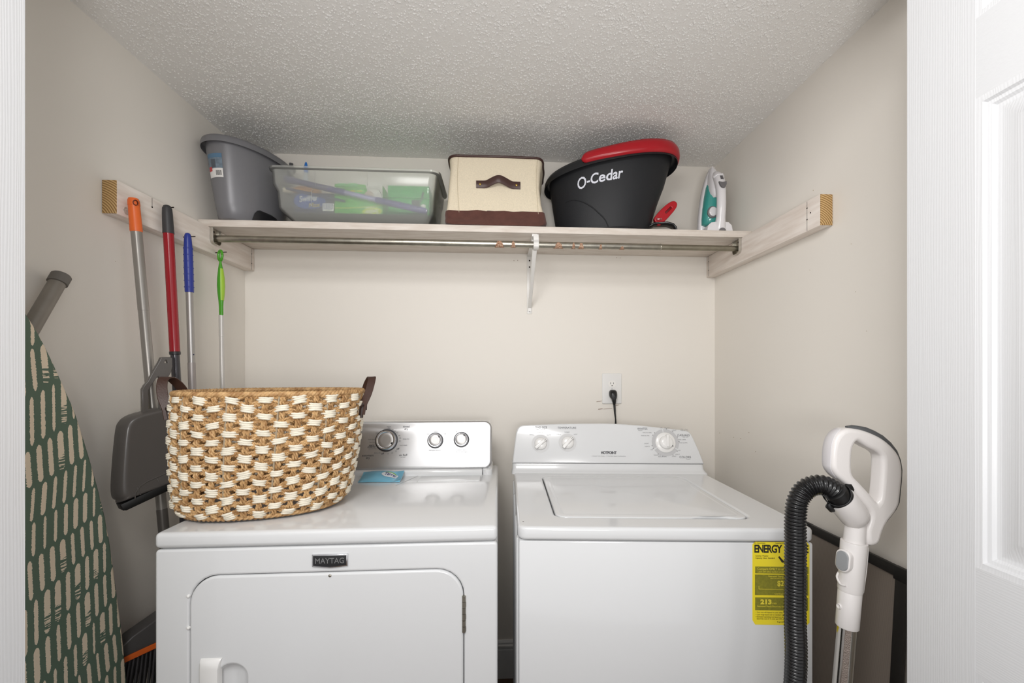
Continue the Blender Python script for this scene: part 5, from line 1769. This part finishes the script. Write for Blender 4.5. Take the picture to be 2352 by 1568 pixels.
# pedal bracket, spring and red pedal on the right
e = obp(R(352), 0.03)
ped = MB()
bpts = [(0.555, 1.634, 1.820), (0.590, 1.626, 1.838), (0.635, 1.614, 1.836), (0.655, 1.609, 1.828), (0.663, 1.606, 1.816), (0.665, 1.606, 1.8045)]
ped.strip(bpts, [0.018, 0.022, 0.024, 0.024, 0.023, 0.022], 0.007, (0.2, 0.95, 0))
ped.build('pedal_bracket', MATS['gloss_black_plastic'], OB, 50)
PM = frame((0.628, 1.614, 1.880), (0.70, -0.10, 0.70), (-0.70, 0.05, 0.70))
po = [(p.x, p.y) for p in smooth_pts([(-0.052, -0.018, 0), (-0.020, -0.022, 0), (0.030, -0.0185, 0), (0.050, -0.010, 0), (0.052, 0.004, 0), (0.040, 0.014, 0), (0.010, 0.019, 0), (-0.030, 0.018, 0), (-0.050, 0.010, 0)], 4, True)]
ph = rrect(-0.006, -0.0085, 0.030, 0.0045, 0.006)
MB().plate([inset(po, 0.003), ph], 0.020, 0.003, PM, 2).build('foot_pedal', M_red, OB, 50)
MB().plate([rrect(-0.005, -0.0075, 0.029, 0.0035, 0.005)], 0.008, 0.0005, PM).build('pedal_recess', mat('dark_red_plastic', (112, 12, 24), 0.4), OB)
sprg = [Vector((0.590, 1.606, 1.852)) + Vector((0.0006 * i, -0.0045 * math.cos(i * 0.8), 0.0045 * math.sin(i * 0.8))) for i in range(34)]
MB().tube(sprg, 0.0009, 6).build('spring', M_chrome, OB)

# steam iron standing on its heel
IR = thing('steam_iron', (0.855, 1.655, ZS1), 'white and teal steam iron standing on its heel at right end of shelf', 'iron')
ew = Vector((0.985, -0.10, 0)).normalized()
ed = Vector((-0.10, -0.985, 0)).normalized()
IRM = frame((0.832, 1.662, ZS1 + 0.001), ew, (0, 0, 1), ed) @ Matrix.Diagonal((0.95, 1.12, 1.0, 1))      # local x = across, y = up, z = out of the sole
sole_h = [(0.0, 0.252), (0.010, 0.243), (0.024, 0.215), (0.040, 0.165), (0.051, 0.105), (0.056, 0.050), (0.055, 0.026), (0.046, 0.012), (0.0, 0.012)]
spt = smooth_pts([(x, y, 0) for x, y in sole_h], 5)
so = [(p.x, p.y) for p in spt] + [(-p.x, p.y) for p in reversed(spt[1:-1])]
so = so[::-1]
MB().plate([inset(so, 0.001)], 0.005, 0.001, IRM @ Matrix.Translation((0, 0, -0.004))).build('soleplate', M_chrome, IR, 40)
M_iw = mat('iron_white_plastic', (228, 226, 228), 0.22)


def iron_half(y):
    """half width of the sole outline at height y"""
    for a, b3 in zip(spt, spt[1:]):
        if min(a.y, b3.y) <= y <= max(a.y, b3.y) and abs(a.y - b3.y) > 1e-6:
            return a.x + (b3.x - a.x) * (y - a.y) / (b3.y - a.y)
    return 0.0


def iron_ring(y, k, zin, zout, sh=0.6):
    h = max(0.0015, iron_half(y) * k)
    pts = []
    for i in range(17):
        t = PI * i / 16
        c, s_ = math.cos(t), math.sin(t)
        pts.append(IRM @ Vector((h * math.copysign(abs(c) ** 0.75, c), y, zin + (zout - zin) * abs(s_) ** sh)))
    return pts


hs = (0.0135, 0.030, 0.05, 0.08, 0.11, 0.14, 0.17, 0.20, 0.225, 0.240, 0.2495)
MB().loft([iron_ring(y, 0.965, -0.001, 0.014 + 0.004 * math.sin(y * 12)) for y in hs]).build('skirt', M_iw, IR, 50)
MB().loft([iron_ring(y, kk, 0.004, zo, 0.7) for y, kk, zo in ((0.040, 0.62, 0.034), (0.045, 0.80, 0.040), (0.065, 0.82, 0.046), (0.10, 0.82, 0.048), (0.14, 0.80, 0.046), (0.175, 0.76, 0.040), (0.200, 0.60, 0.026))]).build('water_tank', mat('teal_clear_plastic', (70, 158, 150), 0.18, coat=0.4), IR, 50)
MB().loft([iron_ring(y, kk, 0.006, zo, 0.6) for y, kk, zo in ((0.130, 0.30, 0.052), (0.145, 0.52, 0.060), (0.165, 0.62, 0.062), (0.19, 0.70, 0.056), (0.215, 0.80, 0.042), (0.232, 0.86, 0.030), (0.245, 0.8, 0.018))]).build('nose', M_iw, IR, 50)
hb_ = [(0.0, 0.001), (0.046, 0.001), (0.050, 0.006), (0.046, 0.024), (0.034, 0.034), (0.016, 0.036), (-0.016, 0.036), (-0.034, 0.034), (-0.046, 0.024), (-0.050, 0.006), (-0.046, 0.001)]
MB().plate([inset(hb_[::1], 0.003)], 0.086, 0.003, IRM @ Matrix.Translation((0, 0, 0.043))).build('heel', M_iw, IR, 50)
hpt = smooth_pts([IRM @ Vector(p) for p in ((0.004, 0.012, 0.068), (0.004, 0.035, 0.078), (0.004, 0.070, 0.086), (0.004, 0.110, 0.088), (0.004, 0.145, 0.084), (0.004, 0.175, 0.072), (0.003, 0.200, 0.052), (0.002, 0.214, 0.036))], 5)
nH = len(hpt)
hr = []
for i in range(nH):
    q = i / (nH - 1)
    hr.append(0.0165 + 0.012 * (1 - min(1, q / 0.22)) ** 1.6 + 0.0025 * math.exp(-((q - 0.72) / 0.14) ** 2) - 0.006 * max(0, (q - 0.85) / 0.15))
hdl = MB().tube(hpt, hr, 20, True, 1.0, up=ew).build('handle', M_iw, IR, 60)
UP = IRM.to_3x3() @ Vector((0, 1, 0))
OUT = IRM.to_3x3() @ Vector((0, 0, 1))
for nm, y, zc, ol2, mm in (('steam_button', 0.158, 0.099, [(-0.014, 0.006), (0.0, 0.0035), (0.014, 0.006), (0.012, -0.006), (0.007, -0.015), (0.0, -0.018), (-0.007, -0.015), (-0.012, -0.006)], mat('iron_grey_button', (112, 110, 112), 0.4)), ('slider_window', 0.181, 0.0875, [(-0.0045, 0.008), (-0.0045, -0.008), (0.0045, -0.008), (0.0045, 0.008)], mat('iron_dark_window', (92, 90, 94), 0.3))):
    tl2 = 0.42 if nm == 'steam_button' else 0.62
    BMx = IRM @ Matrix.Translation((0.005, y, zc)) @ Matrix.Rotation(-tl2, 4, 'X')
    MB().plate([ol2], 0.006, 0.0008, BMx).build(nm, mm, hdl, 50)
MB().tube([IRM @ Vector((-0.016, 0.192, 0.066)), IRM @ Vector((-0.006, 0.196, 0.078)), IRM @ Vector((0.012, 0.196, 0.078)), IRM @ Vector((0.021, 0.193, 0.066))], [0.0045, 0.0038, 0.0038, 0.0045], 10).build('spray_lever', M_iw, IR)
dl = MB().lathe([(0.020, 0), (0.020, 0.006), (0.018, 0.007)], 28, IRM @ Matrix.Translation((-0.014, 0.080, 0.044))).build('dial_bezel', MATS['iron_grey_button'], IR)
MB().lathe([(0.0155, 0.006), (0.0155, 0.012), (0.013, 0.0135), (0.0003, 0.014)], 28, IRM @ Matrix.Translation((-0.014, 0.080, 0.044))).build('dial', M_iw, dl)
MB().plate([[(0.012 * math.cos(t), 0.008 * math.sin(t) if math.sin(t) > 0 else 0) for t in [PI * i / 12 for i in range(13)]]], 0.004, 0.0005, IRM @ Matrix.Translation((0.004, 0.003, 0.0975))).build('heel_button', MATS['iron_grey_button'], IR)

# ------------------------------------------------------------------ framed insect screen leaning on the right wall
SC = thing('window_screen', (0.88, 1.25, 0.0), 'dark framed insect screen leaning between the washing machine and right wall', 'window screen')
SCM = frame((0.868, 0, 0.001), (0, 1, 0), Vector((0.047, 0, 0.845)).normalized(), Vector((-0.845, 0, 0.047)).normalized())
y0, y1, hh = 0.918, 1.250, 0.829
M_fr = mat('black_anodised_frame', (34, 32, 30), 0.45)
fw = 0.027
for nm, (a, b3, c, d) in (('frame_bar', (y0 + fw, hh - 0.024, y1 - fw, hh)), ('frame_bar', (y0 + fw, 0, y1 - fw, 0.024)), ('frame_bar', (y0, fw + 0.01, y0 + fw, hh - 0.030)), ('frame_bar', (y1 - fw, fw + 0.01, y1, hh - 0.030))):
    MB().box(a, b3, -0.005, c, d, 0.005, 0.0012, 2, SCM).build(nm, M_fr, SC)
for a, b3 in ((y0, hh), (y1 - fw - 0.004, hh), (y0, fw + 0.01), (y1 - fw - 0.004, fw + 0.01)):
    MB().box(a - 0.0006, b3 - 0.031, -0.0058, a + fw + 0.0046, b3 + 0.0006, 0.0058, 0.002, 2, SCM).build('corner_piece', mat('black_corner_plastic', (24, 23, 22), 0.5), SC)


def screen_mesh():
    m = bpy.data.materials.new('insect_mesh')
    m.use_nodes = True
    nt = m.node_tree
    b = nt.nodes['Principled BSDF']
    b.inputs['Roughness'].default_value = 0.5
    tc = nt.nodes.new('ShaderNodeTexCoord')
    mp = nt.nodes.new('ShaderNodeMapping')
    mp.inputs['Scale'].default_value = (1, 1, 0.02)
    nt.links.new(tc.outputs['Object'], mp.inputs[0])
    wv = nt.nodes.new('ShaderNodeTexWave')
    wv.bands_direction = 'Y'
    wv.inputs['Scale'].default_value = 130
    wv.inputs['Distortion'].default_value = 0.4
    nt.links.new(mp.outputs[0], wv.inputs['Vector'])
    r = nt.nodes.new('ShaderNodeValToRGB')
    r.color_ramp.elements[0].color = (*lin((140, 129, 119)), 1)
    r.color_ramp.elements[1].color = (*lin((162, 150, 139)), 1)
    nt.links.new(wv.outputs['Fac'], r.inputs[0])
    nt.links.new(r.outputs[0], b.inputs['Base Color'])
    tr_ = nt.nodes.new('ShaderNodeBsdfTransparent')
    mx = nt.nodes.new('ShaderNodeMixShader')
    mx.inputs[0].default_value = 0.72
    nt.links.new(tr_.outputs[0], mx.inputs[1])
    nt.links.new(b.outputs[0], mx.inputs[2])
    nt.links.new(mx.outputs[0], nt.nodes['Material Output'].inputs[0])
    return m


MB().box(y0 + fw - 0.003, 0.022, -0.0008, y1 - fw + 0.003, hh - 0.022, 0.0004, 0, 2, SCM).build('mesh', screen_mesh(), SC, smooth=False)

# ------------------------------------------------------------------ vacuum wand with ribbed hose
VY = 0.868
VP = Vector((0, VY, 0))
vac = thing('vacuum_wand', (0.70, VY, 0.0), 'white vacuum handle and wand with black ribbed hose beside the washing machine', 'vacuum')
M_vw = mat('vacuum_white_plastic', (228, 224, 222), 0.24)
M_vg = mat('vacuum_grey_overlay', (84, 86, 88), 0.5)


def vp(px, py, dy=0.0):
    return at_y(px, py, VY + dy)


def vl(x, y):
    """handle outline, measured on an enlargement of the photo, in the upright plane of the wand"""
    p = vp(1770 + x / 5.059, 950 + y / 5.059)
    return (p.x, p.z)


VM = frame((0, VY, 0), (1, 0, 0), (0, 0, 1), (0, -1, 0))
outl = [vl(*q) for q in ((745, 745), (690, 690), (652, 625), (645, 560), (650, 440), (664, 340), (700, 255), (745, 200), (795, 172), (850, 160), (930, 166), (1020, 184), (1120, 220), (1210, 265), (1290, 322), (1360, 390), (1415, 465), (1445, 550), (1458, 650), (1452, 760), (1440, 870), (1425, 1010), (1400, 1075), (1360, 1140), (1300, 1215), (1255, 1290), (1222, 1375), (1200, 1450), (1150, 1500), (1060, 1490), (1045, 1330), (1080, 1215), (1085, 1120), (1020, 1030), (930, 925), (850, 835))]
hol = [vl(*q) for q in ((912, 340), (930, 315), (955, 312), (1010, 345), (1080, 388), (1150, 420), (1205, 462), (1226, 520), (1222, 680), (1210, 830), (1196, 950), (1172, 1005), (1130, 960), (1040, 858), (940, 752), (890, 690), (876, 600), (880, 460), (893, 380))]
sm2 = lambda o, n: [(p.x, p.y) for p in smooth_pts([(a, b3, 0) for a, b3 in o], n, True)]
outl, hol = sm2(outl, 2), sm2(hol, 2)
hnd = MB().plate([inset(outl[::-1] if sum(outl[i - 1][0] * outl[i][1] - outl[i][0] * outl[i - 1][1] for i in range(len(outl))) < 0 else outl, 0.0090), inset(hol if sum(hol[i - 1][0] * hol[i][1] - hol[i][0] * hol[i - 1][1] for i in range(len(hol))) > 0 else hol[::-1], -0.0090)], 0.036, 0.0090, VM, 4).build('handle', M_vw, vac, 50)
ovp = [vl(*q) for q in ((880, 162), (960, 170), (1050, 198), (1150, 240), (1240, 290), (1330, 365), (1400, 450), (1440, 550), (1455, 650), (1448, 780), (1438, 880), (1424, 1010), (1398, 1078), (1350, 1150), (1295, 1222), (1252, 1296), (1212, 1390), (1188, 1490))]
ovs = smooth_pts([(x, z, 0) for x, z in ovp], 1)
ov3 = []
for i, p in enumerate(ovs):
    d = (ovs[min(i + 1, len(ovs) - 1)] - ovs[max(i - 1, 0)]).normalized()
    ov3.append((p.x - d.y * 0.0020, VY, p.y + d.x * 0.0020))
MB().strip(ov3, [0.004, 0.009, 0.0125, 0.0130, 0.0125, 0.0115, 0.0105, 0.010, 0.010, 0.010, 0.010, 0.010, 0.009, 0.008, 0.0075, 0.007, 0.006, 0.004], [0.003, 0.010] + [0.0150] * 13 + [0.012, 0.008, 0.003], (0, 1, 0)).build('grip_overlay', M_vg, hnd, 50)
# hollow face of the front arm
da = [vl(*q) for q in ((735, 735), (690, 690), (652, 625), (645, 560), (650, 440), (664, 340), (700, 255), (745, 200), (785, 176))]
dpts = smooth_pts([(x + 0.0008, VY, z) for x, z in da], 4)
MB().strip(dpts, [0.003 + 0.0095 * math.sin(PI * (0.08 + 0.84 * i / (len(dpts) - 1))) ** 0.6 for i in range(len(dpts))], 0.0030, (0, 1, 0)).build('hollow', mat('vacuum_inner_grey', (212, 209, 211), 0.3), hnd, 50)
# hose socket
s0, s1 = vp(1770 + 815 / 5.059, 950 + 985 / 5.059, -0.012), vp(1770 + 1000 / 5.059, 950 + 1215 / 5.059, 0.0)
ax = (s1 - s0).normalized()
SM2 = frame(s0, Vector((0, 1, 0)), ax.cross(Vector((0, 1, 0))), ax)
L = (s1 - s0).length
MB().lathe([(0.0245, 0.0), (0.0275, 0.0), (0.0280, 0.004), (0.0282, L * 0.6), (0.0278, L * 0.85), (0.0255, L + 0.003), (0.018, L + 0.010), (0.006, L + 0.013)], 32, SM2, cap0=False).build('hose_socket', M_vw, vac, 50)
# neck, sleeves, tube
A0, A1 = vp(1965, 1205), vp(1934.7, 1568)
dwn = (A1 - A0).normalized()


def wz(z):
    return A0 + dwn * ((A0.z - z) / -dwn.z)


zpx = lambda py: vp(1955, py).z
MB().tube([wz(zpx(1196)), wz(zpx(1250))], [0.0192, 0.0198], 28).build('neck', M_vw, vac)
MB().tube([wz(zpx(z)) for z in (1243, 1244, 1247, 1352, 1356)], [0.0205, 0.0238, 0.0242, 0.0226, 0.0218], 30).build('upper_sleeve', M_vw, vac, 50)
MB().tube([wz(zpx(z)) for z in (1354, 1356, 1436, 1438)], [0.0205, 0.0214, 0.0212, 0.0200], 30).build('lower_sleeve', M_vw, vac, 50)
MB().tube([wz(zpx(1436)), wz(0.002)], 0.0178, 28).build('telescopic_tube', mat('telescopic_chrome', (212, 208, 202), 0.14, 1.0), vac)
MB().strip([wz(z) + Vector((-0.0095, -0.0150, 0)) for z in (zpx(1437), 0.4, 0.2, 0.01)], 0.0052, 0.0016, (0.84, -0.53, 0)).build('ratchet_strip', mat('ratchet_grey', (150, 138, 130), 0.45, 0.7, bump=0.8, bscale=500), vac)
w1, w0_ = wz(zpx(1360)), wz(zpx(1253))
MB().strip([w0_ + Vector((0.0225, -0.006, 0)), w0_.lerp(w1, 0.5) + Vector((0.0225, -0.006, 0)), w1 + Vector((0.020, -0.006, 0.004))], 0.0055, 0.005, (0, 1, 0)).build('clip_rail', M_vw, vac)
bc_ = wz(zpx(1283)) + Vector((-0.0225, -0.0055, 0))
BM2 = frame(bc_, Vector((0.28, -0.96, 0)), -dwn, Vector((-0.96, -0.28, 0)))
hs_ = MB().plate([rrect(-0.0125, -0.0205, 0.0125, 0.0205, 0.0115)], 0.014, 0.0025, BM2, 3).build('button_housing', M_vw, vac, 50)
MB().plate([rrect(-0.0105, -0.0180, 0.0105, 0.0180, 0.0100)], 0.006, 0.002, BM2 @ Matrix.Translation((0, 0, 0.0062)), 3).build('release_button', mat('button_grey', (148, 150, 152), 0.4), hs_, 50)
RV, VV = Vector((0.77, -0.64, 0)), Vector((-0.64, -0.77, 0))
MB().tube(smooth_pts([wz(zpx(1318)) - RV * 0.0215 + VV * 0.004, wz(zpx(1328)) - RV * 0.0240 + VV * 0.008, wz(zpx(1338)) - RV * 0.0175 + VV * 0.0175, wz(zpx(1337)) - RV * 0.008 + VV * 0.0225], 5), 0.0022, 10).build('hook', M_vw, vac)
kk = wz(zpx(1390)) - RV * 0.0155 + VV * 0.0140
kd = (-RV * 0.74 + VV * 0.67).normalized()
MB().lathe([(0.0030, -0.002), (0.0060, -0.002), (0.0060, 0.002), (0.0050, 0.003), (0.0034, 0.002), (0.0030, -0.001)], 20, frame(kk, Vector((0, 0, 1)).cross(kd), (0, 0, 1), kd)).build('lug', M_vw, vac, 50)
# hose: ribs along a curve that rises from the cuff and falls to the floor
ctl = [vp(1928, 1138, -0.012), vp(1905, 1120, -0.010), vp(1880, 1113, -0.006), vp(1852, 1122), vp(1833, 1148), vp(1827, 1190), vp(1827, 1260), vp(1826, 1400), vp(1826, 1568), Vector((0.584, VY, 0.35)), Vector((0.582, VY - 0.01, 0.12)), Vector((0.575, VY - 0.06, 0.030)), Vector((0.55, VY - 0.14, 0.0225))]
dense = smooth_pts(ctl, 60)
cum = [0.0]
for a, b3 in zip(dense, dense[1:]):
    cum.append(cum[-1] + (b3 - a).length)
pitch, per = 0.0068, 5
n = int(cum[-1] / pitch * per)
pts, rad = [], []
j = 0
for i in range(n + 1):
    d = cum[-1] * i / n
    while j < len(cum) - 2 and cum[j + 1] < d:
        j += 1
    q = (d - cum[j]) / max(1e-9, cum[j + 1] - cum[j])
    pts.append(dense[j].lerp(dense[j + 1], q))
    ph = (i % per) / per
    rad.append(0.0186 + 0.0024 * max(0.0, math.cos(2 * PI * ph)) ** 0.6 - 0.0008 * (math.cos(2 * PI * ph) < -0.2))
MB().tube(pts, rad, 22, True, 1.0, up=(0, 1, 0)).build('hose', mat('gloss_black_hose', (24, 24, 25), 0.22), vac, 75)
# cuff that clips the hose into the socket
MB().lathe([(0.0185, -0.024), (0.0215, -0.022), (0.0225, -0.014), (0.0238, -0.004), (0.0243, 0.003), (0.0235, 0.004)], 32, SM2).build('hose_cuff', mat('satin_black', (20, 20, 21), 0.4), vac, 50)
cpv = [s0 + SM2.to_3x3() @ Vector((0.0248 * math.cos(t), 0.0248 * math.sin(t), 0.002 - 0.030 * (0.5 - 0.5 * math.cos(t - R(200))))) for t in [R(100 + 9 * i) for i in range(26)]]
MB().strip(cpv, 0.0055, 0.0022, tuple(ax)).build('cuff_strap', MATS['satin_black'], vac, 60)
for sg in (1, -1):
    q = s0 + SM2.to_3x3() @ Vector((0, sg * 0.0262, -0.001))
    MB().tube([q - ax * 0.012, q - ax * 0.008 + SM2.to_3x3() @ Vector((0, sg * 0.004, 0)), q + ax * 0.004 + SM2.to_3x3() @ Vector((0, sg * 0.003, 0)), q + ax * 0.010], [0.0035, 0.0062, 0.0062, 0.003], 12).build('cuff_tab', MATS['satin_black'], vac, 60)
